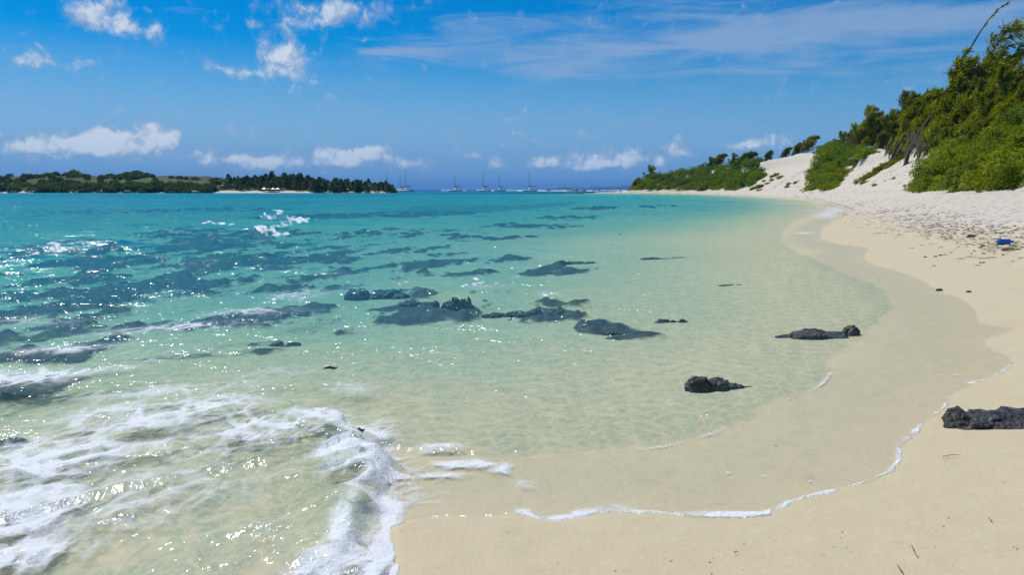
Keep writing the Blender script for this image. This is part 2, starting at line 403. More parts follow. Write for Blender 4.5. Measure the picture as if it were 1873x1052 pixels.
# thin swash film climbing the slope; thicker second sheet; bore in the lower left
f2s = seg_dist(PXY, front2)
poly2 = np.vstack([front2, [[-40, 90], [-40, 1], front2[0] + np.array([-3, -2])]])
in2 = inside(PXY, poly2)
d2 = np.where(in2, f2s, -f2s) + (fbm(PX * 4, PY * 4, 78, 2) - .5) * .12
film = 0.004 + 0.010 * sst(0, .5, q) + 0.034 * sst(-0.01, 0.06, d2) * sst(.1, .4, q)
polyb = np.vstack([bore, [[-8, 1.5], [-9, 9], [-3, 7.5]]])
bs = seg_dist(PXY, bore); db = np.where(inside(PXY, polyb), bs, -bs) + (fbm(PX * 5, PY * 5, 79, 3) - .5) * .20 + (fbm(PX * 1.8, PY * 1.8, 83, 2) - .5) * .5
borez = sst(-0.02, 0.24, db) * (0.035 + 0.085 * np.exp(-(db / .38) ** 2)) * (0.55 + .9 * fbm(PX * 4, PY * 4, 80, 4))
borez *= .25 + .75 * sst(2.9, 3.7, PR)
film += borez
turb = sst(2.5, .2, db) * sst(0, .3, db)
wz = np.maximum(sea, gz + film)
k = 0.03; hh = np.clip(0.5 + 0.5 * (sea - (gz + film)) / k, 0, 1)
wz = sea * hh + (gz + film) * (1 - hh) + k * hh * (1 - hh)
wz += turb * (fbm(PX * 6, PY * 6, 81, 4) - .5) * .07
wz = np.where(sd > -0.02, gz - 0.02, wz)
edge_n = (fbm(PX * 7, PY * 7, 82, 3) - .5) * .10
wz = np.where((sd < 0.25) & (sd > -0.25), np.where(sd + edge_n * sst(.3, 0, np.abs(sd)) > 0, gz - .02, np.maximum(wz, gz + .004)), wz)
depth = np.maximum(wz - gz, 0)
foam = .9 * np.exp(-((db - .14) / .26) ** 2) * sst(.05, .25, fbm(PX * 2.2, PY * 2.2, 84, 3) ) * (PR < 12)
for (a, b, c, d, kk) in foam_px: foam = np.maximum(foam, kk * ell(PXY, a, b, c, d))
rwc = random.Random(3)
caps = []
for (cx_, cy2, w_, h2, n_, sl) in [(487, 429, 34, 3.2, 30, .06), (450, 422, 24, 1.6, 10, .12), (545, 409, 32, 2.4, 26, -.06), (508, 414, 16, 1.6, 9, -.1), (496, 396, 17, 1.7, 14, -.05), (510, 387, 9, 1.2, 7, 0), (400, 410, 22, 1.6, 12, .1), (104, 468, 17, 2.8, 16, .05), (62, 471, 16, 1.5, 7, .0), (12, 489, 20, 2, 6, 0), (230, 455, 20, 1.4, 5, 0), (905, 516, 40, 5, 12, .1), (1005, 545, 22, 4, 10, .2), (745, 520, 40, 3, 6, .1), (870, 522, 30, 3, 8, 0)]:
    for k_ in range(int(n_ * 1.5)):
        dx = rwc.gauss(0, .55) * w_; caps.append((cx_ + dx, cy2 + dx * sl + rwc.gauss(0, .55) * h2, rwc.uniform(1.3, 5.0), rwc.uniform(.4, .95), rwc.uniform(.6, 1.4)))
for (a, b, c, d, kk) in caps: foam = np.maximum(foam, kk * ell(PXY, a, b, c, d))
foam *= np.clip(.35 + 1.25 * fbm(PX * 1.1, PY * .8, 88, 4), 0, 1.4)
WOB = PXY + np.stack([fbm(PX * 3, PY * 3, 86, 3) - .5, fbm(PX * 3, PY * 3, 87, 3) - .5], 1) * .22
def stroke(pts, wid, kk, z=.1, wob=False):
    global foam
    poly = chaikin([g2(*p, z) for p in pts], 2)
    wn = wid * (0.10 + 1.9 * sst(.25, .75, fbm(PX * 2.2, PY * 2.2, 90, 4)))
    foam = np.maximum(foam, kk * np.exp(-(seg_dist(WOB if wob else PXY, poly) / wn) ** 2))
stroke([(962, 938), (1000, 953), (1060, 946), (1128, 936)], .05, .95)
stroke([(1128, 936), (1250, 943), (1380, 942), (1425, 934)], .026, .8)
stroke([(1425, 934), (1470, 911), (1560, 890), (1618, 869), (1642, 850)], .028, .75)
stroke([(1642, 850), (1662, 800), (1700, 765), (1733, 742), (1735, 720)], .02, .8)
stroke([(1775, 702), (1830, 685), (1853, 668)], .02, .7)
stroke([(1330, 858), (1420, 870), (1530, 886)], .010, .75)
stroke([(960, 835), (1050, 826), (1130, 814), (1200, 814), (1290, 792), (1375, 764)], .012, .55, .06)
stroke([(1440, 727), (1500, 708), (1520, 680)], .012, .5, .06)
stroke([(1600, 680), (1700, 685), (1830, 683)], .02, .5)
# surf on the reef at the horizon and a streak along the far shore
surf = ((PR > 760) & (PR < 1500)) * (A_.ravel() > R(-5.0)) * (A_.ravel() < R(8.5)) * sst(.45, .6, fbm(A_.ravel() * 60, PR * .002, 95, 3))
foam = np.maximum(foam, surf * 1.3)
wz += surf * 0.9
foam = np.maximum(foam, .55 * np.exp(-((q - .8) / 1.0) ** 2) * (PR > 45) * (sd < 0) * fbm(PX * .2, PY * .1, 97, 2) * 1.5)

# ------------------------------------------------------------------ materials
def mat_sand():
    m, n = material('coral_sand')
    p = n.pos(); wet = n.attr('wet'); reefa = n.attr('reef')
    big = n.noise(p, 0.8, 4); mid = n.noise(p, 6, 4); grain = n.noise(p, 260, 2, .7); speck = n.noise(p, 95, 3, .7)
    dry = n.mix(big, (.58, .525, .43), (.66, .605, .50))
    damp = n.mix(mid, (.55, .48, .30), (.63, .555, .355))
    wetc = n.mix(mid, (.62, .52, .285), (.68, .585, .34))
    c = n.mix(n.rng(wet, 0.0, 0.5), dry, damp); c = n.mix(n.rng(wet, .5, 1.0), c, wetc)
    c = n.mix(n.rng(grain, .35, .7, .0, .34), c, (.33, .26, .16))
    c = n.mix(n.rng(n.noise(p, 38, 3, .75), .5, .75, 0, .22), c, (.36, .29, .17)); c = n.mix(n.rng(n.noise(p, 120, 2, .7), .55, .72, 0, .30), c, (.80, .74, .58))
    c = n.mix(n.rng(speck, .62, .72, 0, .35), c, (.80, .74, .60))
    c = n.mix(n.rng(n.noise(p, 48, 2, .6), .70, .75, 0, .5), c, (.16, .12, .07))
    rk = n.mix(n.noise(p, 1.6, 5, .7), (.004, .016, .036), (.030, .052, .045))  # blue of the reflected sky painted into the reef's dark tones
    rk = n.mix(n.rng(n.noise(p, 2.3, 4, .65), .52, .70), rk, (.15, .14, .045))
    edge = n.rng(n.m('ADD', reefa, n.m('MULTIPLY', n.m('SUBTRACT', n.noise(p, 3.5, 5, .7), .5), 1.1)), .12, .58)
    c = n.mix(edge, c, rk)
    h = n.m('ADD', n.m('MULTIPLY', grain, .003), n.m('MULTIPLY', mid, .02))
    dim = n.rng(n.voro(n.vm('ADD', p, n.vm('MULTIPLY', n.new('ShaderNodeTexNoise').outputs['Color'], (.0, .0, .0))), 2.6, 'SMOOTH_F1'), .0, .45)
    h = n.m('ADD', h, n.m('MULTIPLY', n.m('MULTIPLY', n.m('MULTIPLY_ADD', dim, .8, n.noise(p, 2.2, 4, .6)), n.rng(wet, .5, .1)), .22))
    b = n.bump(h, .7, 1.0)
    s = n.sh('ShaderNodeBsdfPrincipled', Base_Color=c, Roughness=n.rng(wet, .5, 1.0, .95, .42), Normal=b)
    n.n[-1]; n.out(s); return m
def mat_sea():
    m, n = material('sea_water')
    p = n.pos(); dep = n.attr('depth'); fm = n.attr('foam')
    # ripples
    a = n.mp(p, (1.0, .62, 1.0), (0, 0, R(-25)))
    n1 = n.noise(a, .10, 2, .5); n2 = n.noise(a, .55, 3, .55, .4); n3 = n.noise(a, 2.6, 3, .6, .5); n4 = n.noise(a, 11, 2, .6); n5 = n.noise(n.mp(p, (1, .45, 1), (0, 0, R(35))), 38, 2, .6)
    lively = n.rng(dep, 0.004, 0.16, .60, 1.0)
    h = n.m('ADD', n.m('MULTIPLY', n1, .75), n.m('MULTIPLY', n2, .34))
    h = n.m('ADD', h, n.m('MULTIPLY', n3, n.m('MULTIPLY', lively, .17))); h = n.m('ADD', h, n.m('MULTIPLY', n4, n.m('MULTIPLY', lively, .048)))
    h = n.m('ADD', h, n.m('MULTIPLY', n5, n.m('MULTIPLY', lively, .011)))
    b = n.bump(h, 1.0, 1.0)
    # body of the water: clear when shallow, coloured when deep
    dee = n.m('MAXIMUM', n.m('MULTIPLY_ADD', n.m('SUBTRACT', h, .62), n.m('MULTIPLY', n.rng(dep, .04, .5), 1.15), dep), 0.0)   # the ripples change the thickness of the water
    d01 = n.m('DIVIDE', dee, 16.0, clamp=True)
    dl = n.m('POWER', d01, 0.4)          # .5m:.25  1m:.33  2m:.435  3m:.512 6m:.675 16m:1
    tint = n.ramp(dl, [(0.0, (1, 1, 1)), (.08, (.98, .995, .99)), (.15, (.90, .985, .98)), (.21, (.77, .965, .96)), (.27, (.59, .93, .95)), (.34, (.35, .86, .92)), (.44, (.12, .70, .87)), (.56, (.04, .54, .81)), (1.0, (.0, .2, .5))])
    body = n.ramp(dl, [(0.0, (.34, .50, .40)), (.17, (.20, .50, .42)), (.25, (.05, .41, .45)), (.33, (.0, .37, .45)), (.44, (.0, .36, .46)), (.53, (.0, .31, .43)), (.64, (.0, .11, .27)), (1.0, (.0, .05, .18))])
    op = n.ramp(dl, [(0.0, (0, 0, 0)), (.12, (.02,) * 3), (.22, (.06,) * 3), (.30, (.14,) * 3), (.37, (.26,) * 3), (.47, (.58,) * 3), (.56, (.86,) * 3), (.66, (1,) * 3)])
    # caustic net painted into the water's tint: thin clear lines in slightly dimmer cells
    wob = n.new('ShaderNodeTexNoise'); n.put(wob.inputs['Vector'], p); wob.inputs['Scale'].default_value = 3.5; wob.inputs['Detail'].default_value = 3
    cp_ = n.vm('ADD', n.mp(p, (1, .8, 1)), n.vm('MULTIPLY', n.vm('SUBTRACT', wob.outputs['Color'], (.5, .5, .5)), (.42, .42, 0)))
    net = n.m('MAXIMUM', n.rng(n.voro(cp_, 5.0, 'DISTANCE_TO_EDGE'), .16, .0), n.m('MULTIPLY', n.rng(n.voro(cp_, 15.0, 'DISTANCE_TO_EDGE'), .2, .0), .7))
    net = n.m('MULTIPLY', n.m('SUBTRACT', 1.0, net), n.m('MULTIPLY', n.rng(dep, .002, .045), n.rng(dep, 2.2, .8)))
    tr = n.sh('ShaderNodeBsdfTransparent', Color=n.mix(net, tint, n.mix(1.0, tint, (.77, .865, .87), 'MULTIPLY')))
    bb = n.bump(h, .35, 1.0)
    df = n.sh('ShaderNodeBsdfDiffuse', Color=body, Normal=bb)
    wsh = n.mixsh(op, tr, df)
    fr = n.new('ShaderNodeFresnel'); fr.inputs['IOR'].default_value = 1.333; n.l.new(b, fr.inputs['Normal'])
    gl = n.sh('ShaderNodeBsdfGlossy', Color=(.9, .95, 1), Roughness=.13, Normal=b)
    frc = n.m('MINIMUM', n.m('MULTIPLY', fr.outputs[0], .80), n.rng(dep, .03, .55, .035, .20))
    wsh = n.mixsh(frc, wsh, gl)
    # foam: lacy where the mask is thin, solid where it is strong
    q = n.mp(p, (1, .75, 1), (0, 0, R(20)))
    wv = n.new('ShaderNodeTexNoise'); n.put(wv.inputs['Vector'], q); wv.inputs['Scale'].default_value = 2.2; wv.inputs['Detail'].default_value = 4
    qq = n.vm('ADD', q, n.vm('MULTIPLY', n.vm('SUBTRACT', wv.outputs['Color'], (.5, .5, .5)), (.30, .30, .0)))
    e1 = n.voro(qq, 3.4, 'DISTANCE_TO_EDGE'); e2 = n.voro(qq, 9.5, 'DISTANCE_TO_EDGE'); e3 = n.voro(p, 34.0, 'DISTANCE_TO_EDGE')
    bub = n.noise(p, 55, 3, .7); patch = n.noise(qq, 1.3, 4, .6); lace = e1
    fe = n.m('MULTIPLY_ADD', n.m('SUBTRACT', patch, .5), 1.3, fm)                       # patchy strength
    l1 = n.rng(n.m('SUBTRACT', n.m('MULTIPLY', fe, .26), e1), -.03, .07)
    l2 = n.m('MULTIPLY', n.rng(n.m('SUBTRACT', n.m('MULTIPLY', fe, .34), e2), -.03, .08), .85)
    l3 = n.m('MULTIPLY', n.rng(n.m('SUBTRACT', n.m('MULTIPLY', fe, .40), e3), -.04, .14), .55)
    ff = n.m('ADD', n.m('ADD', n.m('MULTIPLY', l1, .55), n.m('MULTIPLY', l2, .40)), n.m('MULTIPLY', l3, .35))
    ff = n.m('MULTIPLY', n.m('MULTIPLY', ff, n.rng(fm, .06, .70)), n.m('MULTIPLY_ADD', bub, .7, .62))
    ff = n.m('MAXIMUM', n.m('MINIMUM', ff, .82), n.m('MULTIPLY', n.rng(n.m('ADD', fe, n.m('MULTIPLY', n.m('SUBTRACT', bub, .5), .8)), 1.0, 1.7), .92))
    fo = n.sh('ShaderNodeBsdfDiffuse', Color=(.82, .86, .88), Normal=n.bump(n.m('ADD', n.m('MULTIPLY', bub, .012), n.m('MULTIPLY', lace, -.03)), .8, 1.0))
    n.out(n.mixsh(ff, wsh, fo)); return m
def mat_plain(name, col, rough=.6, metal=0.0, var=.12, scale=8.0):
    m, n = material(name)
    v = n.noise(n.new('ShaderNodeTexCoord').outputs['Object'], scale, 4)
    c = n.mix(n.rng(v, .3, .7), tuple(x * (1 - var) for x in col), tuple(min(1, x * (1 + var)) for x in col))
    s = n.sh('ShaderNodeBsdfPrincipled', Base_Color=c, Roughness=rough, Metallic=metal); n.out(s); return m
def mat_leaf(name, dark, light, trans=.35, spec=.3, tscale=1.4):
    m, n = material(name)
    p = n.pos(); oi = n.new('ShaderNodeObjectInfo').outputs['Random']
    f = n.m('ADD', n.m('MULTIPLY', n.noise(p, tscale, 3), .8), n.m('MULTIPLY', n.noise(p, 12, 2), .45)); f = n.m('ADD', f, n.m('MULTIPLY', oi, .25))
    c = n.mix(n.rng(f, .45, 1.05), dark, light)
    d = n.sh('ShaderNodeBsdfDiffuse', Color=c); t = n.sh('ShaderNodeBsdfTranslucent', Color=n.mix(1.0, c, (1.15, 1.1, .55), 'MULTIPLY'))
    g = n.sh('ShaderNodeBsdfGlossy', Color=(1, 1, 1), Roughness=.38)
    s = n.mixsh(trans, d, t); fr = n.new('ShaderNodeFresnel'); fr.inputs[0].default_value = 1.4
    n.out(n.mixsh(n.m('MULTIPLY', fr.outputs[0], spec), s, g)); return m
def mat_rock():
    m, n = material('wet_basalt')
    p = n.new('ShaderNodeTexCoord').outputs['Object']
    a = n.noise(p, 14, 6, .7); b_ = n.noise(p, 55, 4, .7); v = n.voro(p, 26)
    c = n.mix(n.rng(a, .35, .7), (.012, .013, .013), (.105, .098, .082))
    c = n.mix(n.rng(n.noise(p, 9, 3), .58, .72, 0, .6), c, (.075, .07, .03))
    h = n.m('ADD', n.m('MULTIPLY', a, .03), n.m('MULTIPLY', v, .018)); h = n.m('ADD', h, n.m('MULTIPLY', b_, .006))
    s = n.sh('ShaderNodeBsdfPrincipled', Base_Color=c, Roughness=n.rng(b_, .4, .7, .22, .65), Normal=n.bump(h, 1.0, 1.0)); n.out(s); return m
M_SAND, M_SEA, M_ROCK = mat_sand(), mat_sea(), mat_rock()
M_SHRUB = mat_leaf('shrub_leaf', (.075, .14, .002), (.36, .42, .006), .45, .22)
M_SHRUBDK = mat_leaf('headland_leaf', (.07, .14, .003), (.25, .35, .008), .42, .12)
M_CAS = mat_leaf('casuarina_needle', (.085, .11, .008), (.33, .36, .008), .52, .015, .5)
M_ISL = mat_leaf('island_leaf', (.045, .085, .024), (.12, .17, .040), .4, .05, .15)
M_BARK = mat_plain('grey_bark', (.06, .05, .04), .9, 0, .3, 4)
M_DEAD = mat_plain('dead_wood', (.26, .235, .20), .9, 0, .25, 3)
M_WHITE = mat_plain('white_gelcoat', (.78, .79, .80), .3, 0, .03, 1)
M_GLASSD = mat_plain('dark_cabin_glass', (.02, .025, .03), .1)
M_RED = mat_plain('dark_red_canvas', (.22, .025, .03), .8)
M_NAVY = mat_plain('navy_canvas', (.02, .035, .12), .8)
M_BLUEC = mat_plain('blue_canvas', (.03, .12, .30), .8)
M_ALU = mat_plain('mast_aluminium', (.10, .11, .13), .4, .3)
M_BLACK = mat_plain('black_rubber', (.02, .02, .022), .6)
M_SKIN = mat_plain('tanned_skin', (.36, .19, .11), .55)
M_HAIR = mat_plain('brown_hair', (.05, .03, .02), .7)
M_TEAL = mat_plain('teal_cloth', (.05, .32, .36), .8)
M_REDC = mat_plain('red_cloth', (.45, .06, .06), .8)
M_ORANGE = mat_plain('orange_canvas', (.65, .20, .04), .8)
M_BLUEP = mat_plain('blue_plastic', (.01, .11, .55), .35, 0, .15, 20)
M_TWIG = mat_plain('dry_seaweed', (.13, .095, .055), .95, 0, .4, 6)
M_DRIFT = mat_plain('pale_driftwood', (.42, .36, .27), .9, 0, .2, 12)
def mat_hill():
    m, n = material('island_grass'); p = n.pos()
    a = n.noise(n.mp(p, (.6, .6, 2.5)), .05, 5, .65)
    c = n.mix(n.rng(a, .35, .62), (.045, .052, .012), (.065, .10, .012)); c = n.mix(n.rng(n.noise(p, .035, 4, .6), .50, .62), c, (.06, .045, .025))
    sp = n.new('ShaderNodeSeparateXYZ'); n.l.new(p, sp.inputs[0])
    c = n.mix(n.rng(n.m('MULTIPLY_ADD', n.noise(p, .12, 3), .8, sp.outputs[2]), 1.75, 1.25), c, (.62, .56, .45))
    n.out(n.sh('ShaderNodeBsdfPrincipled', Base_Color=c, Roughness=1.0)); return m
M_HILL = mat_hill()
M_MOUNT = mat_plain('mountain_scrub', (.05, .06, .035), 1.0, 0, .3, .002)

# ------------------------------------------------------------------ ground and sea
wet = np.where(sd < 0, 1.0 - .92 * sst(.5, 3.0, -sd), 0.0)
wn_ = (fbm(PX * 3, PY * 3, 99, 3) - .5)
wet = np.maximum(wet, 0.72 * np.exp(-np.clip(sd, 0, None) / (0.18 + .1 * wn_)))
wet = np.maximum(wet, 0.5 * sst(7.0, 1.2, sd + wn_ * 2.2 + np.clip(PY - 14, 0, 60) * .10))
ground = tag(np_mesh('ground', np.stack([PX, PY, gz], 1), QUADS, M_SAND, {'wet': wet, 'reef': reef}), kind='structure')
keep = (sd[QUADS] < 0.22).any(1)
used = np.unique(QUADS[keep]); remap = np.zeros(len(PX), np.int64); remap[used] = np.arange(len(used))
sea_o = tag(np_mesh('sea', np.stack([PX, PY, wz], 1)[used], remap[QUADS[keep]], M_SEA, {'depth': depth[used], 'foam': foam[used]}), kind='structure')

# ------------------------------------------------------------------ dune
def resample(poly, step):
    d = np.r_[0, np.cumsum(np.hypot(*np.diff(poly, axis=0).T))]
    t = np.arange(0, d[-1], step); return np.stack([np.interp(t, d, poly[:, 0]), np.interp(t, d, poly[:, 1])], 1), t
F, Fs = resample(foot, 0.7)
T = np.gradient(F, axis=0); T /= np.hypot(T[:, 0], T[:, 1])[:, None]
N = np.stack([T[:, 1], -T[:, 0]], 1)                 # inland
ker = np.ones(25) / 25
N = np.stack([np.convolve(np.pad(N[:, i], 12, 'edge'), ker, 'valid') for i in (0, 1)], 1); N /= np.hypot(N[:, 0], N[:, 1])[:, None]
hy = np.array([-90, 0, 42, 62, 92, 120, 146, 165, 195, 245, 280, 325, 362, 385, 400])
hz_ = np.array([5., 5.5, 6.2, 8.0, 8.6, 8.4, 7.6, 8.0, 10.0, 12.0, 11.0, 8.8, 6.6, 4.4, 2.8])
Hc = np.interp(F[:, 1], hy, hz_)
Hc = np.where((np.arange(len(F)) > np.argmax(F[:, 1] > 384)), 2.6, Hc)
VV = np.r_[np.linspace(-1.2, 0, 3), np.linspace(0.35, 30, 86)]
W_ = (Hc - 1.6) / 0.72 + 0.5
DU, DV = np.meshgrid(np.arange(len(F)), VV, indexing='ij')
DX = F[DU, 0] + N[DU, 0] * DV; DY = F[DU, 1] + N[DU, 1] * DV
tt = np.clip(DV / W_[DU], 0, 1.0)
zfoot = 1.6
DZ = zfoot + (Hc[DU] - zfoot) * (.80 * tt ** 1.1 + .20 * sst(.84, 1.0, tt)) + np.clip(DV - W_[DU], 0, 8) * .12 - np.clip(-DV, 0, 2) * .35
gul = fbm(Fs[DU] * .55 - DV * .10, DV * .06, 111, 4) - .5
DZ += gul * 1.1 * sst(0, 4, DV) + (fbm(DX * .8, DY * .8, 113, 4) - .5) * .45 * sst(0, 2, DV)
nu, nv = DU.shape
i0, j0 = np.meshgrid(np.arange(nu - 1), np.arange(nv - 1), indexing='ij')
dq = np.stack([i0 * nv + j0, i0 * nv + j0 + 1, (i0 + 1) * nv + j0 + 1, (i0 + 1) * nv + j0], -1).reshape(-1, 4)[:, ::-1]
DP = np.stack([DX.ravel(), DY.ravel(), DZ.ravel()], 1)
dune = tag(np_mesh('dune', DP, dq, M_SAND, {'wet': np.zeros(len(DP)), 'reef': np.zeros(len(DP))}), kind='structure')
def dune_pt(u, v):
    i = min(max(u, 0), nu - 1); jx = np.interp(v, VV, np.arange(nv)); j = int(jx); f = jx - j; j1 = min(j + 1, nv - 1)
    return Vector((DX[i, j] * (1 - f) + DX[i, j1] * f, DY[i, j] * (1 - f) + DY[i, j1] * f, DZ[i, j] * (1 - f) + DZ[i, j1] * f))
def u_at_y(y): return int(np.argmin(np.abs(F[:, 1] - y) + 1000 * (np.arange(nu) > nu * .93)))

# ------------------------------------------------------------------ plants
def leaf_quad(mb, p, d, n_, L, Wd, fold=.25):
    s = d.cross(n_).normalized(); t = p + d * L; m_ = p + d * (L * .55) 
    b = len(mb.v)
    mb.v.extend([tuple(p), tuple(m_ + s * Wd + n_ * fold * Wd), tuple(t), tuple(m_ - s * Wd + n_ * fold * Wd)])
    mb.f.append((b, b + 1, b + 2, b + 3))
def rvec(rnd):
    while True:
        v = Vector((rnd.uniform(-1, 1), rnd.uniform(-1, 1), rnd.uniform(-1, 1)))
        if .05 < v.length < 1: return v.normalized()
def shrub_mesh(name, seed, n, leaf, mat, flat=.75):
    rnd = random.Random(seed); mb = MB(); off = Vector((seed * 3.1, seed * 1.7, 0))
    nclump = n // 9
    for c in range(nclump):
        d = rvec(rnd); d.z = abs(d.z) * 1.1 - .12; d.normalize()
        r = 0.72 + .55 * mnoise.noise(d * 1.6 + off) + .25 * mnoise.noise(d * 4 + off)
        r *= (1 - .45 * rnd.random() ** 2.2) * 1.35
        c0 = Vector((d.x * r, d.y * r, d.z * r * flat))
        axis = (d + Vector((0, 0, .6)) + rvec(rnd) * .5).normalized()
        for k in range(9):
            ld = (rvec(rnd) + axis * .55).normalized(); nn = (axis + rvec(rnd) * .4).normalized()
            if abs(nn.dot(ld)) > .95: continue
            nn = (nn - ld * nn.dot(ld)).normalized()
            leaf_quad(mb, c0 + rvec(rnd) * leaf * .5, ld, nn, leaf * rnd.uniform(.7, 1.3), leaf * .27)
    return mb.mesh(name, mat, smooth=False)
SHRUBS = [shrub_mesh('shrub', 10 + i, 9500, .085, M_SHRUB) for i in range(3)]
FARSHRUBS = [shrub_mesh('headland_shrub', 30 + i, 5500, .10, M_SHRUBDK, .7) for i in range(3)]

WIND = Vector((1.0, -.15, .28)).normalized()
def casuarina(seed, height, lean=.55, dens=1.0, spread=1.0, needle=.42, bare=0.18, WIND=WIND):
    rnd = random.Random(seed); wood = MB(); leaf = MB()
    def branch(p, d, L, r, lev):
        n = 6 if lev < 2 else 4; pts = [p.copy()]; dirs = []
        for i in range(n):
            d = (d + rvec(rnd) * .16 + WIND * (.07 + .05 * lev) * lean / .55 + Vector((0, 0, .03))).normalized()
            p = p + d * (L / n); pts.append(p.copy()); dirs.append(d.copy())
        wood.tube(pts, [max(r * (1 - .75 * i / n), .006) for i in range(n + 1)], 6 if lev == 0 else 4, cap=False)
        if lev >= 2:
            cnt = int(rnd.uniform(62, 84) * dens)
            for k in range(cnt):
                t = rnd.random() ** .7 * n; i = min(int(t), n - 1); q_ = pts[i].lerp(pts[i + 1], t - i)
                nd = (dirs[i] * .5 + WIND * .6 + rvec(rnd) * .9 + Vector((0, 0, -.12))).normalized()
                nn = rvec(rnd); nn = (nn - nd * nn.dot(nd)).normalized()
                leaf_quad(leaf, q_, nd, nn, needle * rnd.uniform(.6, 1.4), needle * .085, 0)
            return
        if lev == 0: m_ = int(16 * spread)
        else: m_ = 9
        for k in range(m_):
            t = (bare + (1 - bare) * (k + rnd.random()) / m_) * n; i = min(int(t), n - 1); q_ = pts[i].lerp(pts[i + 1], t - i)
            side = rvec(rnd); side = (side - dirs[i] * side.dot(dirs[i]) ).normalized()
            nd = (dirs[i] * .45 + side * .95 + WIND * .28 * lean / .55 + Vector((0, 0, .12))).normalized()
            Lk = (L * (.52 if lev == 0 else .48)) * (1 - .45 * t / n) * rnd.uniform(.7, 1.25)
            branch(q_, nd, Lk, r * (.38 if lev == 0 else .5), lev + 1)
    branch(Vector((0, 0, -.3)), Vector((lean * .35, 0, 1)).normalized(), height, height * .014 + .02, 0)
    return wood.mesh('trunk', M_BARK), leaf.mesh('crown', M_CAS, smooth=False)
CAS = [casuarina(50, 5.0, .55, needle=.36), casuarina(51, 4.6, .8, needle=.36, bare=.1), casuarina(52, 4.2, .65, 1.1, needle=.36, bare=.05)]
BIG = casuarina(60, 6.0, .60, .8, 1.2, .32, .36, Vector((1, -.15, .12)).normalized())
def put_tree(mesh2, loc, scale, rz, label, group=None, name='casuarina_tree'):
    r_ = empty(name, loc, rz, scale); tag(r_, label, 'tree', group)
    for nm, me in zip(('trunk', 'crown'), mesh2):
        o = bpy.data.objects.new(nm, me); COL.objects.link(o); o.parent = r_
    return r_
bare_px = [np.array(q_, float) for q_ in (
    [(1340, 356), (1380, 346), (1412, 325), (1400, 312), (1397, 298), (1424, 287), (1486, 277), (1502, 286), (1500, 296), (1487, 325), (1462, 350), (1440, 356)],
    [(1530, 352), (1575, 335), (1612, 315), (1652, 277), (1688, 244), (1712, 231), (1724, 270), (1697, 296), (1678, 345), (1672, 352)],
    [(1540, 342), (1560, 313), (1600, 290), (1632, 266), (1640, 274), (1608, 298), (1575, 322), (1556, 342)])]
def is_bare(p, grow=0.0):
    a = np.array([to_px(p)])
    return any(inside(a, b)[0] or (grow > 0 and seg_dist(a, b, True)[0] < grow) for b in bare_px)
def dune_hit(px, py, Ymin, Ymax):
    pts = DP[(DP[:, 1] > Ymin) & (DP[:, 1] < Ymax)]
    cp, sp = math.cos(PITCH), math.sin(PITCH); z = pts[:, 2] - H
    dep = pts[:, 1] * cp - z * sp; ux = CX + FPX * pts[:, 0] / dep; uy = CY - FPX * (pts[:, 1] * sp + z * cp) / dep
    return Vector(pts[np.argmin((ux - px) ** 2 + (uy - py) ** 2)])
# windswept casuarinas: photo column, row of the foot, depth range, scale, label
placed = []
zone_lab = [(75, 'bright green leafy shrub higher on the dune slope below the olive casuarinas', 'bright green shrubs on the nearest dune slope'),
            (135, 'green shrub in the dense tangle between the two bare sand faces', 'shrubs between the two bare sand faces'),
            (215, 'green shrub on the dune flank around the sandy scarp', 'shrubs around the sandy scarp'),
            (999, 'low green shrub on the far headland above the beach', 'shrubs on the far headland')]
rnd = random.Random(5)
cnt_near = cnt_far = 0
def add_shrub(p, sc, far, lab=None, grp=None):
    me = rnd.choice(FARSHRUBS if far else SHRUBS)
    o = bpy.data.objects.new('headland_shrub' if far else 'shrub', me); COL.objects.link(o)
    o.location = p - Vector((0, 0, .18 * sc)); o.rotation_euler = (rnd.uniform(-.2, .2), rnd.uniform(-.35, .05), rnd.uniform(0, 6.28))
    o.scale = (sc * rnd.uniform(.85, 1.2), sc * rnd.uniform(.85, 1.2), sc * rnd.uniform(.8, 1.15))
    if lab is None:
        for ymax, lab, grp in zone_lab:
            if p.y < ymax: break
        if p.y < 75 and p.z < 3.2: lab, grp = 'bright green shrub spilling onto the beach at the foot of the right dune', 'shrubs along the beach edge of the nearest dune'
    tag(o, lab, 'shrub', grp); return o
u0 = u_at_y(30)
kdp = {}
def near_ok(p, r_):
    cx_, cy2 = int(p.x // 4), int(p.y // 4)
    for a in range(cx_ - 2, cx_ + 3):
        for b in range(cy2 - 2, cy2 + 3):
            for (q_, s_) in kdp.get((a, b), ()):
                if (p - q_).length < (r_ + s_) * .5: return False
    return True
cnt = [0, 0]
for tries in range(24000):
    u = rnd.randint(u0, nu - 8); v = rnd.uniform(.2, 20)
    p = dune_pt(u, v); far = p.y > 150
    if F[u, 1] > 380 and v > 9: continue
    if cnt[far] >= (185, 180)[far]: continue
    if v > W_[u] + (7 if p.y < 130 else 3): continue
    sc = rnd.uniform(1.5, 2.3) if not far else rnd.uniform(2.4, 3.7)
    if v < 1.5: sc *= .7
    px, py = to_px(p)
    if px > 1960: continue
    if not near_ok(p, sc): continue
    if is_bare(p, 21 * sc * 40 / max(p.y, 40)) or is_bare(p + Vector((0, 0, sc * .8)), 5): continue
    kdp.setdefault((int(p.x // 4), int(p.y // 4)), []).append((p, sc)); add_shrub(p, sc, far); cnt[far] += 1
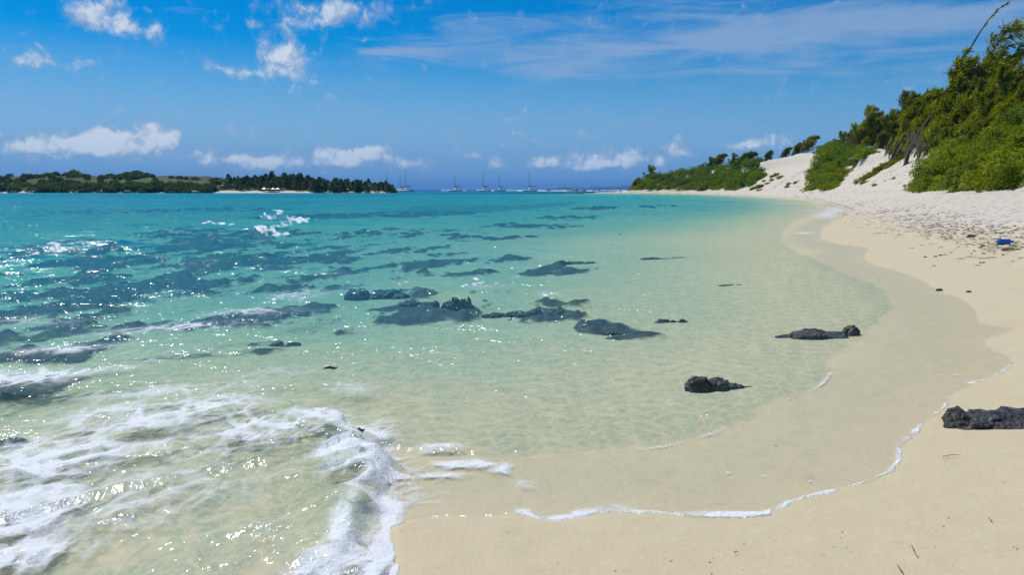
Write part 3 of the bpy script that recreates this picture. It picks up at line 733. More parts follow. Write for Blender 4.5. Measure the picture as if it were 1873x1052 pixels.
# small plants creeping over the bare sand
rt = random.Random(17)
for k_ in range(40):
    t = rt.random(); o = add_shrub(dune_hit(1572 + 74 * t + rt.gauss(0, 5), 328 - 50 * t + rt.gauss(0, 6), 60, 120), rt.uniform(.45, .95), False, 'small yellow-green plant in the tongue creeping over the bare sand strip', 'creeping plants in the green tongue'); o.name = 'creeping_plant'; o['category'] = 'plant'
for k_ in range(12):
    t = rt.random(); o = add_shrub(dune_hit(1385 + 38 * t + rt.gauss(0, 4), 346 - 26 * t + rt.gauss(0, 4), 130, 240), rt.uniform(.6, 1.2), False, 'small plant fringing the left edge of the sandy scarp', 'plants fringing the scarp'); o.name = 'creeping_plant'; o['category'] = 'plant'
for (px, py, Y, sc, lab) in [(1600, 338, 78, .35, 'small lone yellow-green plant at the foot of the bare sand'), (1637, 328, 70, .32, 'sparse seedling on the bare sand below the dead shrub'),
                             (1585, 318, 90, .55, 'low creeping plant, lower of two on the narrow sand strip'), (1615, 292, 92, .55, 'low creeping plant, upper of two on the narrow sand strip'),
                             (1432, 330, 156, .7, 'small creeping plant on the scarp, leftmost of three'), (1455, 331, 156, .6, 'small creeping plant on the scarp, middle of three'), (1425, 310, 160, .55, 'thin creeping plant high on the scarp, uppermost of three')]:
    d = ray(px, py); best = None
    pts = DP[(np.abs(DP[:, 1] - Y) < 26)]
    pp = np.array([to_px(t_) for t_ in pts]); k_ = np.argmin((pp[:, 0] - px) ** 2 + (pp[:, 1] - py) ** 2)
    o = add_shrub(Vector(pts[k_]), sc, False, lab); o.name = 'creeping_plant'; o['category'] = 'plant'

kdd = KDTree(len(DP))
for k_, q_ in enumerate(DP): kdd.insert((q_[0], q_[1], 0), k_)
kdd.balance()
def dune_xy(px, Y):
    a = ray(px, 350); x = a.x / a.y * Y
    q_ = DP[kdd.find((x, Y, 0))[1]]; return Vector((x, Y, q_[2]))
def tall(m2): return max(v.co.z for v in m2[1].vertices)
def dune_gap(px, Y):
    a = ray(px, 350); return kdd.find((a.x / a.y * Y, Y, 0))[2]
CASH = [tall(c) for c in CAS]; BIGH = tall(BIG)
def column(px):
    ang = []; Ys = np.arange(40, 425, 2.0)
    for Y in Ys:
        q_ = dune_xy(px, Y); ang.append((q_.z - H) / Y if q_.z > 1.9 and dune_gap(px, Y) < 1.6 else -1)
    ang = np.array(ang); k_ = int(np.argmax(ang)); f_ = int(np.argmax(ang > -1))
    return Ys[f_], Ys[k_]
mass = 'casuarinas massed on the crest below the tall windswept one'
ridge_g = 'casuarinas lining the skyline over the sand strip'
head_g = 'casuarinas along the headland skyline'
trees = [('B', 1705, 1.0, 42, 'tallest windswept casuarina on the dune crest, branches streaming right', None)]
for (k_, px, fr_, top) in [(0, 1640, 1.0, 160), (2, 1652, .97, 150), (1, 1690, 1.02, 150), (2, 1715, 1.0, 140), (0, 1745, 1.0, 130), (1, 1765, 1.0, 122), (2, 1790, 1.0, 112), (0, 1815, 1.0, 104), (1, 1840, 1.0, 100), (2, 1866, 1.0, 92), (0, 1900, 1.0, 92), (2, 1735, .9, 170), (1, 1770, .85, 165), (2, 1800, .85, 150), (1, 1705, .9, 180), (2, 1672, .95, 185), (2, 1635, 1.04, 190), (0, 1752, .75, 195), (0, 1715, .82, 205), (1, 1785, .72, 185), (2, 1825, .8, 150), (0, 1850, .75, 140), (1, 1690, .9, 200), (2, 1725, .95, 160), (0, 1780, .92, 135), (1, 1660, 1.0, 175)]:
    trees.append((k_, px, fr_, top, 'olive casuarina in the mass under the tallest windswept one', mass))
for (k_, px, fr_, top) in [(0, 1622, 1.0, 195), (1, 1603, 1.0, 200), (0, 1578, 1.0, 188), (1, 1566, 1.0, 208), (2, 1550, 1.0, 225), (0, 1532, 1.0, 236), (1, 1519, 1.02, 252), (2, 1606, .93, 228), (2, 1576, .93, 246), (2, 1548, .93, 260)]:
    trees.append((k_, px, fr_, top, 'dark casuarina on the skyline above the narrow sand strip', ridge_g))
for (k_, px, fr_, top, lab) in [(1, 1472, 1.05, 243, 'windswept casuarina just left of the person on the dune'), (2, 1452, 1.06, 257, 'dark casuarina at the middle of the row over the scarp'), (1, 1432, 1.05, 266, 'low dark casuarina at the left end of the row over the scarp')]:
    trees.append((k_, px, fr_, top, lab, None))
for (k_, px, fr_, top) in [(2, 1400, 1.03, 272), (1, 1348, 1.0, 272), (0, 1338, 1.0, 277), (1, 1308, 1.0, 277), (0, 1296, 1.0, 284), (2, 1280, 1.0, 297), (2, 1248, 1.0, 307), (0, 1235, 1.0, 312)]:
    trees.append((k_, px, fr_, top, 'slanting casuarina on the skyline of the headland', head_g))
trees += [(0, 1186, 1.0, 299, 'dark casuarina rising alone at the far end of the headland', None), (2, 1160, 1.0, 322, 'small dark casuarina at the very tip of the headland', None)]
ORD = ['leftmost', 'second', 'third', 'fourth', 'fifth', 'sixth', 'seventh', 'eighth', 'ninth', 'tenth']
tr2 = []
for g_, nm_ in ((head_g, 'slanting casuarina, %s from the left along the headland skyline'), (ridge_g, 'dark casuarina, %s from the left on the skyline above the sand strip')):
    for i_, t_ in enumerate(sorted([t_ for t_ in trees if t_[5] == g_], key=lambda t_: t_[1])): tr2.append(t_[:4] + ((nm_ % ORD[i_]).replace('leftmost from the left', 'leftmost'), g_))
trees = [t_ for t_ in trees if t_[5] not in (head_g, ridge_g)] + tr2
for (k_, px, fr_, top, lab, grp) in trees:
    y0, y1 = column(px); Y = y0 + (y1 - y0) * fr_
    p = dune_xy(px, Y); need = at(px, top, Y).z - p.z
    if k_ == 'B': need = max(need, 4)
    sc = min(max(.45, need / (BIGH if k_ == 'B' else CASH[k_])), 3.2)
    m2_ = BIG if k_ == 'B' else CAS[k_]; cx_ = float(np.mean([v.co.x for v in m2_[1].vertices][::7])) * sc
    pb = px - (.75 * cx_ * FPX / Y if k_ != 'B' else 55); p = dune_xy(pb, Y)
    sc = min(max(.45, (at(px, top, Y).z - p.z) / (BIGH if k_ == 'B' else CASH[k_])), 4.6)
    put_tree(m2_, p - Vector((0, 0, .2)), sc, rnd.uniform(-.35, .35), lab, grp)
# loose whip of a branch over the tallest tree
tb = [o for o in bpy.data.objects if o.get('label', '').startswith('tallest windswept')][0]
inv = Matrix.LocRotScale(tb.location, tb.rotation_euler, tb.scale).inverted(); Yt = tb.location.y
Mt = Matrix.LocRotScale(tb.location, tb.rotation_euler, tb.scale); best = None
for v_ in list(BIG[1].vertices)[::5]:
    q_ = Mt @ v_.co; a_, b_ = to_px(q_); e_ = (a_ - 1770) ** 2 + (b_ - 100) ** 2
    if best is None or e_ < best[0]: best = (e_, q_.copy(), a_, b_)
q0, bx0, by0 = best[1:]; Yt = q0.y
wp = [inv @ q0] + [inv @ at(bx0 + (1842 - bx0) * f_, by0 + (5 - by0) * g_, Yt) for f_, g_ in [(.30, .40), (.52, .66), (.74, .86), (1, 1)]]
m_ = MB(); m_.tube(wp, [.05, .035, .022, .014, .006], 5); wb = m_.build('whip_branch', M_BARK, tb)
m_ = MB(); rw_ = random.Random(8)
for k_ in range(90):
    t = 1 + 3 * rw_.random() ** .7; i_ = min(int(t), 3); q_ = wp[i_].lerp(wp[i_ + 1], t - i_); d_ = ((wp[i_ + 1] - wp[i_]).normalized() + WIND * .5 + rvec(rw_) * .6).normalized(); nn = rvec(rw_); nn = (nn - d_ * nn.dot(d_)).normalized()
    leaf_quad(m_, q_, d_, nn, .22 * rw_.uniform(.6, 1.3), .018, 0)
m_.build('needles', M_CAS, wb, False)
# dead grey shrub on the bare sand
def dead_shrub(seed, height, lean):
    rnd_ = random.Random(seed); mbt = MB(); mbw = MB()
    def br(p, d, L, r, lev, mb):
        n = 4; pts = [p.copy()]
        for i in range(n):
            d = (d + rvec(rnd_) * .22 + lean * .04).normalized(); p = p + d * L / n; pts.append(p.copy())
        mb.tube(pts, [max(r * (1 - .6 * i / n), .006) for i in range(n + 1)], 5 if lev < 2 else 3, cap=False)
        if lev >= 4: return
        for k in range((4, 5, 5, 5)[lev]):
            t = rnd_.uniform(.35, 1) * n; i = min(int(t), n - 1); q_ = pts[i].lerp(pts[i + 1], t - i)
            br(q_, (d + rvec(rnd_) * .85 + lean * .15).normalized(), L * rnd_.uniform(.5, .72), r * .45, lev + 1, mbw)
    br(Vector((0, 0, -.2)), Vector((-.25, 0, 1)).normalized(), height, .09, 0, mbt)
    return mbt, mbw
dp = dune_hit(1686, 308, 55, 85)
dr = empty('dead_shrub', dp); tag(dr, 'bare grey dead shrub on the white sand face under the casuarinas', 'shrub')
a_, b_ = dead_shrub(3, 2.4, Vector((.2, 0, .2))); a_.build('trunk', M_DEAD, dr); b_.build('twigs', M_DEAD, dr)
dp = dune_hit(1735, 318, 46, 62)
dr = empty('fallen_branch', dp + Vector((0, 0, .3)), 0.3); tag(dr, 'grey fallen branch lying across the green shrubs near the beach', 'branch')
mb = MB(); mb.tube([(-1.4, -1.2, .3), (-.5, -1.0, .75), (.4, -.9, 1.0), (1.3, -.8, 1.5)], [.05, .045, .035, .015], 6); mb.tube([(.2, -.92, .95), (.6, -1.0, 1.5), (.8, -1, 1.9)], [.025, .02, .01], 5)
mb.build('stem', M_DEAD, dr)

# ------------------------------------------------------------------ rocks
def rock_mesh(name, seed, lobes, ridg=.5, sub=4):
    bm = bmesh.new(); out = MB()
    for k_, (cx, cy_, cz, sx, sy, sz) in enumerate(lobes):
        bm.clear(); bmesh.ops.create_icosphere(bm, subdivisions=sub, radius=1.0)
        vs = []
        for v in bm.verts:
            d = v.co.normalized(); o_ = Vector((seed * 2.3 + k_ * 5.1, seed, k_))
            r_ = 1 + ridg * (mnoise.hetero_terrain(d * 1.7 + o_, .9, 2.1, 5, .4) * .35 - .25) + ridg * .28 * abs(mnoise.noise(d * 5.5 + o_)) + ridg * .14 * mnoise.noise(d * 13 + o_)
            vs.append((cx + d.x * sx * r_, cy_ + d.y * sy * r_, cz + d.z * sz * r_))
        bm.verts.index_update(); out.add(vs, [tuple(v.index for v in f.verts) for f in bm.faces])
    bm.free(); return out
def rock(px, py, z, lobes, seed, label, cat='rock', name='rock', mat=None, ridg=.55, sub=4):
    p = gp(px, py, z); o = rock_mesh(name, seed, lobes, ridg, sub).build(name, mat or M_ROCK); o.location = p; tag(o, label, cat)
    if px == 1835: o.scale = (1, 1, .82)
    return o
rock(1835, 782, .11, [(-.27, .05, .045, .07, .08, .085), (-.18, .01, .01, .17, .10, .075), (-.04, .07, .02, .22, .12, .085), (.08, -.02, .0, .26, .13, .07), (.18, .08, .03, .20, .13, .09), (.33, .04, .01, .26, .15, .08), (.47, .1, .04, .18, .13, .11)], 3, 'long dark basalt rock on the damp sand at the right edge')
rock(1300, 712, .0, [(-.10, 0, .01, .10, .09, .10), (-.03, .03, .0, .08, .08, .07), (.06, .02, .01, .10, .08, .075), (.17, .03, .0, .10, .06, .045), (.30, .03, -.01, .08, .03, .025)], 5, 'black rock rising from the clear shallows, tail running right')
rock(1500, 618, -.01, [(-.30, .1, -.02, .16, .08, .04), (-.08, .02, .0, .22, .18, .085), (.14, -.03, -.01, .2, .16, .08), (.34, .0, .03, .09, .08, .10), (.1, -.28, -.07, .24, .12, .05)], 8, 'low wet rock awash in the swash with a small knob')
near_idx = np.where((PR < 320) & (PR > 1.5) & (PY > 0))[0]
kdg = KDTree(len(near_idx))
for k_, i_ in enumerate(near_idx): kdg.insert((PX[i_], PY[i_], 0), k_)
kdg.balance()
def ground_z(x, y): return float(gz[near_idx[kdg.find((x, y, 0))[1]]])
def sand_hit(px, py):
    zz = .5
    for _ in range(25):
        d_ = gp(px, py, zz); zz = zz * .5 + ground_z(d_.x, d_.y) * .5
    return gp(px, py, zz)
for (px, py, L, top, seed, lab) in [(690, 514, 1.1, -.16, 11, 'dark reef rock just awash, leftmost of the three-rock ledge'), (840, 530, .5, -.02, 12, 'dark reef rock breaking the surface mid-ledge'), (990, 555, .8, -.04, 13, 'dark glistening reef rock at the right end of the ledge'),
                                    (925, 560, .6, -.13, 14, 'flat dark rock touching the ledge end from the left'), (770, 540, .6, -.18, 25, 'submerged weedy rock filling the middle of the ledge'),
                                    (1215, 468, 1.2, -.14, 15, 'narrow dark submerged rock alone in pale turquoise water'), (1340, 517, .42, -.05, 16, 'small submerged rock in the pale water off the beach'),
                                    (1230, 576, .34, -.03, 17, 'small rounded dark submerged rock right of the yellow weed patch'), (1155, 599, .62, -.07, 18, 'long thin submerged rock below the yellow weed patch'),
                                    (1050, 472, .9, -.18, 19, 'weedy brown submerged rock in the middle distance'), (520, 614, .35, -.20, 20, 'dim submerged rock under green water left of centre'),
                                    (905, 676, .10, -9, 21, 'tiny dark stone under the pale green shallows'), (985, 682, .08, -9, 22, 'tiny dark stone right of its twin in the shallows')]:
    p = gp(px, py, min(top, 0) if top > -5 else -.2); zb = ground_z(p.x, p.y)
    if top < -5: top = zb + .03
    hh_ = max(top - zb, .03) * .60
    rl = random.Random(seed); z0 = min(top, 0); lob = []; nl = 3 if L < .5 else 7
    for k_ in range(nl):
        t = (k_ + rl.uniform(.2, .8)) / nl - .5; r_ = L * (.17 if nl > 3 else .24) * rl.uniform(.7, 1.3)
        lob.append((t * L, -t * L * .18 + rl.gauss(0, L * .07), zb - z0 - .02, r_, r_ * rl.uniform(.5, .9), max(.03, hh_ * rl.uniform(.45, 1.2))))
    rock(px, py, z0, lob, seed, lab, 'rock', 'rock', sub=4, ridg=.5)
for (px, py, L, lab) in [(604, 667, .11, 'small dark bit of weed floating on the green wave'), (658, 800, .05, 'small black scrap of weed in the white foam')]:
    p = gp(px, py, .05); m2 = MB(); m2.tube([(-L * .6, 0, 0), (-L * .1, .015, .012), (L * .3, 0, .004), (L * .6, .02, .01)], [.004, .014, .012, .003], 6); o = m2.build('weed', M_ROCK); o.location = (p.x, p.y, ground_z(p.x, p.y) * 0 + float(wz[near_idx[kdg.find((p.x, p.y, 0))[1]]]) + .006); tag(o, lab, 'seaweed')
for (px, py, L, lab) in [(1718, 532, .10, 'small dark flat stone at the edge of the swash'), (1772, 535, .07, 'small dark stone on dry sand right of the swash edge'), (1777, 433, .2, 'dark clump of weed left of the blue bottle, larger one'), (1798, 451, .1, 'small dark stone below the wrack left of the blue bottle'),
                         (1692, 471, .07, 'small dark pebble, left of three in a row'), (1711, 470, .07, 'small dark pebble, middle of three in a row'), (1720, 468, .07, 'small dark pebble, right of three in a row')]:
    zz = sand_hit(px, py).z
    rock(px, py, zz, [(0, 0, .01, L * .55, L * .4, L * .25), (L * .3, .02, .0, L * .3, L * .25, L * .2)], int(px), lab, 'stone', 'stone', sub=2)

# ------------------------------------------------------------------ blue bottle, driftwood, litter
bp = sand_hit(1838, 447)
br_ = empty('plastic_bottle', bp + Vector((0, 0, .06)), R(12)); tag(br_, 'blue plastic bottle lying on its side on the dry sand', 'bottle')
def lathe_x(prof, n=18):
    mb_ = MB(); mb_.loft([[(x, r_ * math.cos(2 * math.pi * k / n), r_ * math.sin(2 * math.pi * k / n)) for k in range(n)] for x, r_ in prof]); return mb_
sc_ = bp.y / 19.0
lathe_x([(x * sc_, r_ * sc_) for x, r_ in [(-.20, .045), (-.19, .062), (-.12, .066), (-.10, .058), (-.08, .066), (.02, .066), (.04, .058), (.06, .066), (.11, .062), (.15, .035), (.165, .022), (.185, .022)]]).build('body', M_BLUEP, br_)
lathe_x([(x * sc_, r_ * sc_) for x, r_ in [(.18, .028), (.225, .028), (.228, .02)]]).build('cap', M_BLUEP, br_)
p = sand_hit(1842, 458)
mb = MB(); mb.tube([(-.12, 0, .02), (-.03, .02, .035), (.08, 0, .03), (.16, .03, .02)], [.02, .035, .04, .02], 8); o = mb.build('driftwood', M_DRIFT); o.location = p; tag(o, 'pale stub of driftwood in the wrack just below the blue bottle', 'driftwood')
p = dune_hit(1693, 340, 50, 75)
mb = MB(); mb.loft([[(-.3, -.1, 0), (.3, -.12, 0), (.32, .12, 0), (-.28, .1, 0)], [(-.26, -.09, .2), (.2, -.1, .3), (.25, .1, .26), (-.2, .1, .22)], [(-.1, -.04, .3), (.1, -.04, .36), (.1, .05, .34), (-.1, .05, .31)]])
o = mb.build('plastic_bag', M_BLUEC); o.location = p + Vector((0, -.6, .1)); tag(o, 'crumpled pale blue plastic litter at the foot of the shrubs', 'litter')
# wrack: dry weed and needles strewn in bands up the beach
mb = MB(); rw = random.Random(9)
def sliver(p, L, wd, an, up):
    c, s_ = math.cos(an), math.sin(an); e = Vector((c, s_, 0)); f = Vector((-s_, c, 0))
    b = len(mb.v); mid = p + Vector((0, 0, up))
    mb.v.extend([tuple(p - e * L + Vector((0, 0, .004))), tuple(mid - f * wd), tuple(p + e * L + Vector((0, 0, .004))), tuple(mid + f * wd), tuple(mid + Vector((0, 0, up)))])
    mb.f.extend([(b, b + 1, b + 4), (b + 1, b + 2, b + 4), (b + 2, b + 3, b + 4), (b + 3, b, b + 4)])
cents = []
for k_ in range(120):
    t = rw.random() ** 1.0
    px = 1490 + 400 * t + rw.gauss(0, 12); py = 362 + 90 * t ** 1.25 + rw.gauss(0, 4 + 22 * t)
    if py < 352 or px > 1940: continue
    cents.append((px, py))
Pw = []
for (px, py) in cents:
    c = sand_hit(px, py)
    for j in range(rw.randint(3, 14)):
        Pw.append((c.x + rw.gauss(0, .30 + .008 * c.y), c.y + rw.gauss(0, .35 + .025 * c.y)))
for k_ in range(80):
    c = gp(rw.uniform(1000, 1900), rw.uniform(700, 1050), .15); Pw.append((c.x, c.y))
Pw = np.array(Pw); zz, ss = beach_z(Pw)
gzr = zz + (fbm(Pw[:, 0] * .35, Pw[:, 1] * .35, 52, 3) - .5) * 0.10 * sst(1.0, 5.0, ss) + (fbm(Pw[:, 0] * 1.3, Pw[:, 1] * 1.3, 53, 3) - .5) * 0.07 * sst(2.0, 5.0, ss)
for (x, y), z, s_ in zip(Pw, gzr, ss):
    if s_ < .25: continue
    near = y < 8; k_ = rw.uniform(.5, 1.5)
    sliver(Vector((x, y, z)), (.006 if near else .05 + .003 * y) * k_, (.0018 if near else .010 + .0004 * y) * k_, rw.gauss(.35, .5), .002 if near else .012)
for k_ in range(420):
    if k_ % 3: px, py, a0, b0 = rw.uniform(1400, 1500), rw.uniform(285, 345), 130, 200
    else: px, py, a0, b0 = rw.uniform(1600, 1690), rw.uniform(275, 338), 60, 115
    if k_ > 140: break
    q_ = dune_hit(px, py, a0, b0); L_ = rw.uniform(.15, .5) * (1.3 if k_ % 3 else .8)
    sliver(q_ + Vector((-.05, 0, .06)), L_, L_ * .22, rw.gauss(.9, .4), .05)
tag(mb.build('seaweed_wrack', M_TWIG, smooth=False), 'dark dry weed and needles strewn in bands across the upper sand', 'seaweed', kind='stuff')
for (px, py, L, an, lab) in [(1740, 838, .12, .25, 'thin pale twig lying on sand under the long basalt rock'), (1672, 1012, .11, 1.3, 'curled brown twig on the sand near the bottom right'), (1646, 1046, .07, 1.45, 'short dark twig cut by the bottom edge'), (1811, 955, .04, 1.4, 'short upright twig, larger of two on the right foreground sand'),
                             (1347, 1017, .02, .1, 'tiny flat brown chip on the foreground sand'), (1420, 820, .025, -.2, 'tiny brown weed scrap in the thin swash')]:
    p = sand_hit(px, py); m2 = MB(); c, s_ = math.cos(an), math.sin(an); r_ = .0015
    m2.tube([(-c * L / 2, -s_ * L / 2, .004), (-c * L * .15, -s_ * L * .15 + .01, .006), (c * L * .2, s_ * L * .2 + .008, .008), (c * L / 2, s_ * L / 2, .005)], [r_, r_ * 1.2, r_, r_ * .6], 5)
    o = m2.build('twig', M_TWIG); o.location = p + Vector((0, 0, .006)); tag(o, lab, 'twig')

# ------------------------------------------------------------------ foam splash of the little breaking wave
M_FOAM = mat_plain('sea_foam', (.84, .88, .90), .5, 0, .03, 30)
rf = np.random.default_rng(4)
nb = 420; tpos = np.clip(rf.normal(.42, .07, nb), 0, .75)
bl = np.r_[0, np.cumsum(np.hypot(*np.diff(bore, axis=0).T))]
sel = bl[0] + tpos * bl[-1]
bx = np.interp(sel, bl, bore[:, 0]) + rf.normal(0, .04, nb) - .10; by = np.interp(sel, bl, bore[:, 1]) + rf.normal(0, .09, nb)
okd = None
bh = np.abs(rf.normal(0, 1, nb)) * .075 * np.exp(-((sel / bl[-1] - .42) / .22) ** 2) + np.abs(rf.normal(0, .012, nb))
bz, bs_ = beach_z(np.stack([bx, by], 1))
oct_v = np.array([(1, 0, 0), (-1, 0, 0), (0, 1, 0), (0, -1, 0), (0, 0, 1), (0, 0, -1)]); oct_f = np.array([(0, 2, 4), (2, 1, 4), (1, 3, 4), (3, 0, 4), (2, 0, 5), (1, 2, 5), (3, 1, 5), (0, 3, 5)])
rad = rf.uniform(.0015, .0042, nb)
cen = np.stack([bx, by, np.maximum(bz, 0) + .07 + bh], 1)
vv_ = (cen[:, None, :] + oct_v[None] * rad[:, None, None] * rf.uniform(.7, 1.3, (nb, 1, 3))).reshape(-1, 3)
ff_ = (oct_f[None] + 6 * np.arange(nb)[:, None, None]).reshape(-1, 3)
tag(np_mesh('foam_splash', vv_, ff_, M_FOAM), 'white droplets thrown up where the small wave breaks on sand', 'foam', kind='stuff')

# ------------------------------------------------------------------ sailing boats
def hull_rings(L, beam, free, draft, xoff, yoff=0.0, n=9):
    rings = []
    for i in range(n):
        t = i / (n - 1); x = -L / 2 + L * t
        b = beam / 2 * (min(1, .72 + t * .9) if t < .35 else max(.04, (1 - ((t - .35) / .65) ** 2.2)))
        sheer = free * (1 + .28 * max(0, t - .4) ** 1.2 * 2); k_ = draft * (1 - .8 * max(0, t - .7) / .3)
        rings.append([(x, xoff - b, sheer), (x, xoff - b * .92, free * .3), (x, xoff - b * .45, -k_ * .6), (x, xoff, -k_), (x, xoff + b * .45, -k_ * .6), (x, xoff + b * .92, free * .3), (x, xoff + b, sheer)])
    return rings
def make_cat(mast, cover, label, loc, rz, L=12.0, bim=True):
    r_ = empty('catamaran', loc, rz); tag(r_, label, 'sailboat', 'sailing boats at anchor off the beach')
    for s_ in (-1, 1):
        m_ = MB(); m_.loft(hull_rings(L, 1.7, 1.35, .55, s_ * 2.6)); h_ = m_.build('hull', M_WHITE, r_)
        st = MB(); st.box((0.4, s_ * (2.6 - .0) - s_ * 0 + (.86 if s_ > 0 else -.86), .95), (5.0, .03, .22)); st.build('hull_window', M_GLASSD, h_)
    m_ = MB(); m_.loft([[(-L * .42, -2.3, 1.1), (-L * .42, 2.3, 1.1), (-L * .42, 2.3, 1.5), (-L * .42, -2.3, 1.5)], [(L * .12, -2.3, 1.0), (L * .12, 2.3, 1.0), (L * .12, 2.3, 1.55), (L * .12, -2.3, 1.55)]]); m_.build('bridge_deck', M_WHITE, r_)
    m_ = MB(); m_.loft([[(-L * .2, -2.0, 1.5), (L * .17, -1.7, 1.5), (L * .17, 1.7, 1.5), (-L * .2, 2.0, 1.5)], [(-L * .2, -1.8, 2.75), (L * .07, -1.4, 2.7), (L * .07, 1.4, 2.7), (-L * .2, 1.8, 2.75)]]); cb = m_.build('cabin', M_WHITE, r_)
    m_ = MB(); m_.loft([[(-L * .18, -2.0, 2.0), (L * .15, -1.62, 2.0), (L * .15, 1.62, 2.0), (-L * .18, 2.0, 2.0)], [(-L * .18, -1.93, 2.5), (L * .105, -1.5, 2.5), (L * .105, 1.5, 2.5), (-L * .18, 1.93, 2.5)]]); m_.build('window_band', M_GLASSD, cb)
    if bim:
        m_ = MB(); m_.box((-L * .3, 0, 3.3), (3.0, 4.0, .12)); b_ = m_.build('bimini', M_WHITE, r_)
        m_ = MB()
        for sx in (-1, 1):
            for sy in (-1, 1): m_.tube([(-L * .3 + sx * 1.4, sy * 1.9, 1.4), (-L * .3 + sx * 1.4, sy * 1.9, 3.25)], .035, 5)
        m_.build('bimini_frame', M_ALU, b_)
    m_ = MB(); m_.tube([(.6, 0, 1.5), (.55, 0, mast * .5), (.35, 0, mast)], [.15, .14, .09], 8); ms = m_.build('mast', M_ALU, r_)
    m_ = MB(); m_.tube([(.5, -1.0, mast * .62), (.5, 1.0, mast * .62)], .04, 5); m_.build('spreader', M_ALU, ms)
    m_ = MB(); m_.tube([(.5, 0, 4.0), (-4.9, 0, 4.15)], [.12, .09], 6); bo = m_.build('boom', M_ALU, r_)
    m_ = MB(); m_.loft([[(.6 - 5.4 * t, .28 * math.cos(a) * (1 - .45 * t), 4.4 - .12 * t + .42 * math.sin(a) * (1 - .5 * t)) for a in [k_ * math.pi / 4 for k_ in range(8)]] for t in (0, .3, .7, 1)]); m_.build('sail_cover', cover, bo)
    m_ = MB()
    for e in [(L * .48, 0, 1.6), (-1.0, 2.9, 1.4), (-1.0, -2.9, 1.4)]: m_.tube([(.36, 0, mast * .95), e], .022, 4)
    m_.build('shroud', M_ALU, r_)
    m_ = MB(); m_.tube([(L * .46, -2.5, 1.55), (L * .48, 0, 1.6), (L * .46, 2.5, 1.55)], .08, 6); m_.build('crossbeam', M_ALU, r_)
    return r_
def on_sea(px, Y): 
    a = ray(px, 350); return Vector((a.x / a.y * Y, Y, 0))
cats = [(709, 640, 16.0, M_WHITE, 'white catamaran with low cabin in front of the island trees', 2.9),
        (743, 650, 18.0, M_RED, 'white catamaran with a dark red sail cover off the island tip', 2.75),
        (733, 760, 16.5, M_NAVY, 'catamaran with navy cover half hidden behind the red-covered one', 2.9),
        (833, 700, 16.3, M_NAVY, 'catamaran with blue sail cover alone in the middle of the anchorage', 3.0),
        (885, 690, 16.8, M_NAVY, 'dark-hulled-looking catamaran with navy cover left of the blue-topped one', 2.85),
        (914, 740, 17.0, M_BLUEC, 'catamaran with light blue canvas close behind the navy-covered one', 3.2),
        (969, 660, 16.0, M_RED, 'catamaran with dark red sail cover at the right end of the anchorage', 2.95)]
cats[4] = (885, 690, 16.8, M_NAVY, 'catamaran with navy sail cover leaning mast, left of the blue-topped one', 2.85)
for (px, Y, ms, cv, lab, rz) in cats: make_cat(ms, cv, lab, on_sea(px, Y), rz, 11.5)
# motor boat and dinghy by the far beach
mp_ = on_sea(1052, 390); mr = empty('motor_boat', mp_, R(183)); tag(mr, 'white motor boat with a canopy moored off the sandy point', 'motorboat')
m_ = MB(); m_.loft(hull_rings(9.0, 2.8, 1.1, .35, 0)); m_.build('hull', M_WHITE, mr)
m_ = MB(); m_.loft([[(-1.6, -1.0, 1.15), (1.2, -.9, 1.2), (1.2, .9, 1.2), (-1.6, 1.0, 1.15)], [(-1.4, -.85, 1.9), (.3, -.75, 1.9), (.3, .75, 1.9), (-1.4, .85, 1.9)]]); cb = m_.build('cabin', M_WHITE, mr)
m_ = MB(); m_.loft([[(-1.3, -.97, 1.4), (.95, -.86, 1.4), (.95, .86, 1.4), (-1.3, .97, 1.4)], [(-1.3, -.92, 1.75), (.6, -.82, 1.75), (.6, .82, 1.75), (-1.3, .92, 1.75)]]); m_.build('window_band', M_GLASSD, cb)
m_ = MB(); m_.box((-1.9, 0, 2.75), (3.4, 2.2, .1)); ca = m_.build('canopy', M_BLUEC, mr)
m_ = MB()
for sx in (-3.4, -.4):
    for sy in (-1, 1): m_.tube([(sx, sy, 1.1), (sx, sy, 2.72)], .03, 5)
m_.build('canopy_frame', M_ALU, ca)
m_ = MB(); m_.tube([(4.3, 0, 1.55), (4.2, 0, 1.9), (3.4, .9, 1.85), (2.0, 1.2, 1.75)], .03, 5); m_.tube([(4.2, 0, 1.9), (3.4, -.9, 1.85), (2.0, -1.2, 1.75)], .03, 5); m_.build('bow_rail', M_ALU, mr)
m_ = MB(); m_.box((-4.7, 0, .75), (.5, .5, .9), 0, .8); m_.build('outboard_motor', M_BLACK, mr)
dk = on_sea(1079, 360); dn = empty('inflatable_dinghy', dk, R(200)); tag(dn, 'black inflatable dinghy beached beside the white motor boat', 'dinghy')
m_ = MB(); m_.tube([(-1.7, -.65, .35), (.6, -.68, .35), (1.5, -.35, .45), (1.75, 0, .5), (1.5, .35, .45), (.6, .68, .35), (-1.7, .65, .35)], [.16, .22, .22, .22, .22, .22, .16], 8); m_.build('tube', M_BLACK, dn)
m_ = MB(); m_.box((0, 0, .25), (3.0, 1.0, .08)); m_.build('floor_board', M_ALU, dn)
m_ = MB(); m_.box((-1.75, 0, .75), (.35, .4, .9), 0, .8); m_.build('outboard_motor', M_BLACK, dn)
m_ = MB(); m_.box((.1, 0, .55), (.3, 1.1, .06)); m_.build('seat', M_ALU, dn)

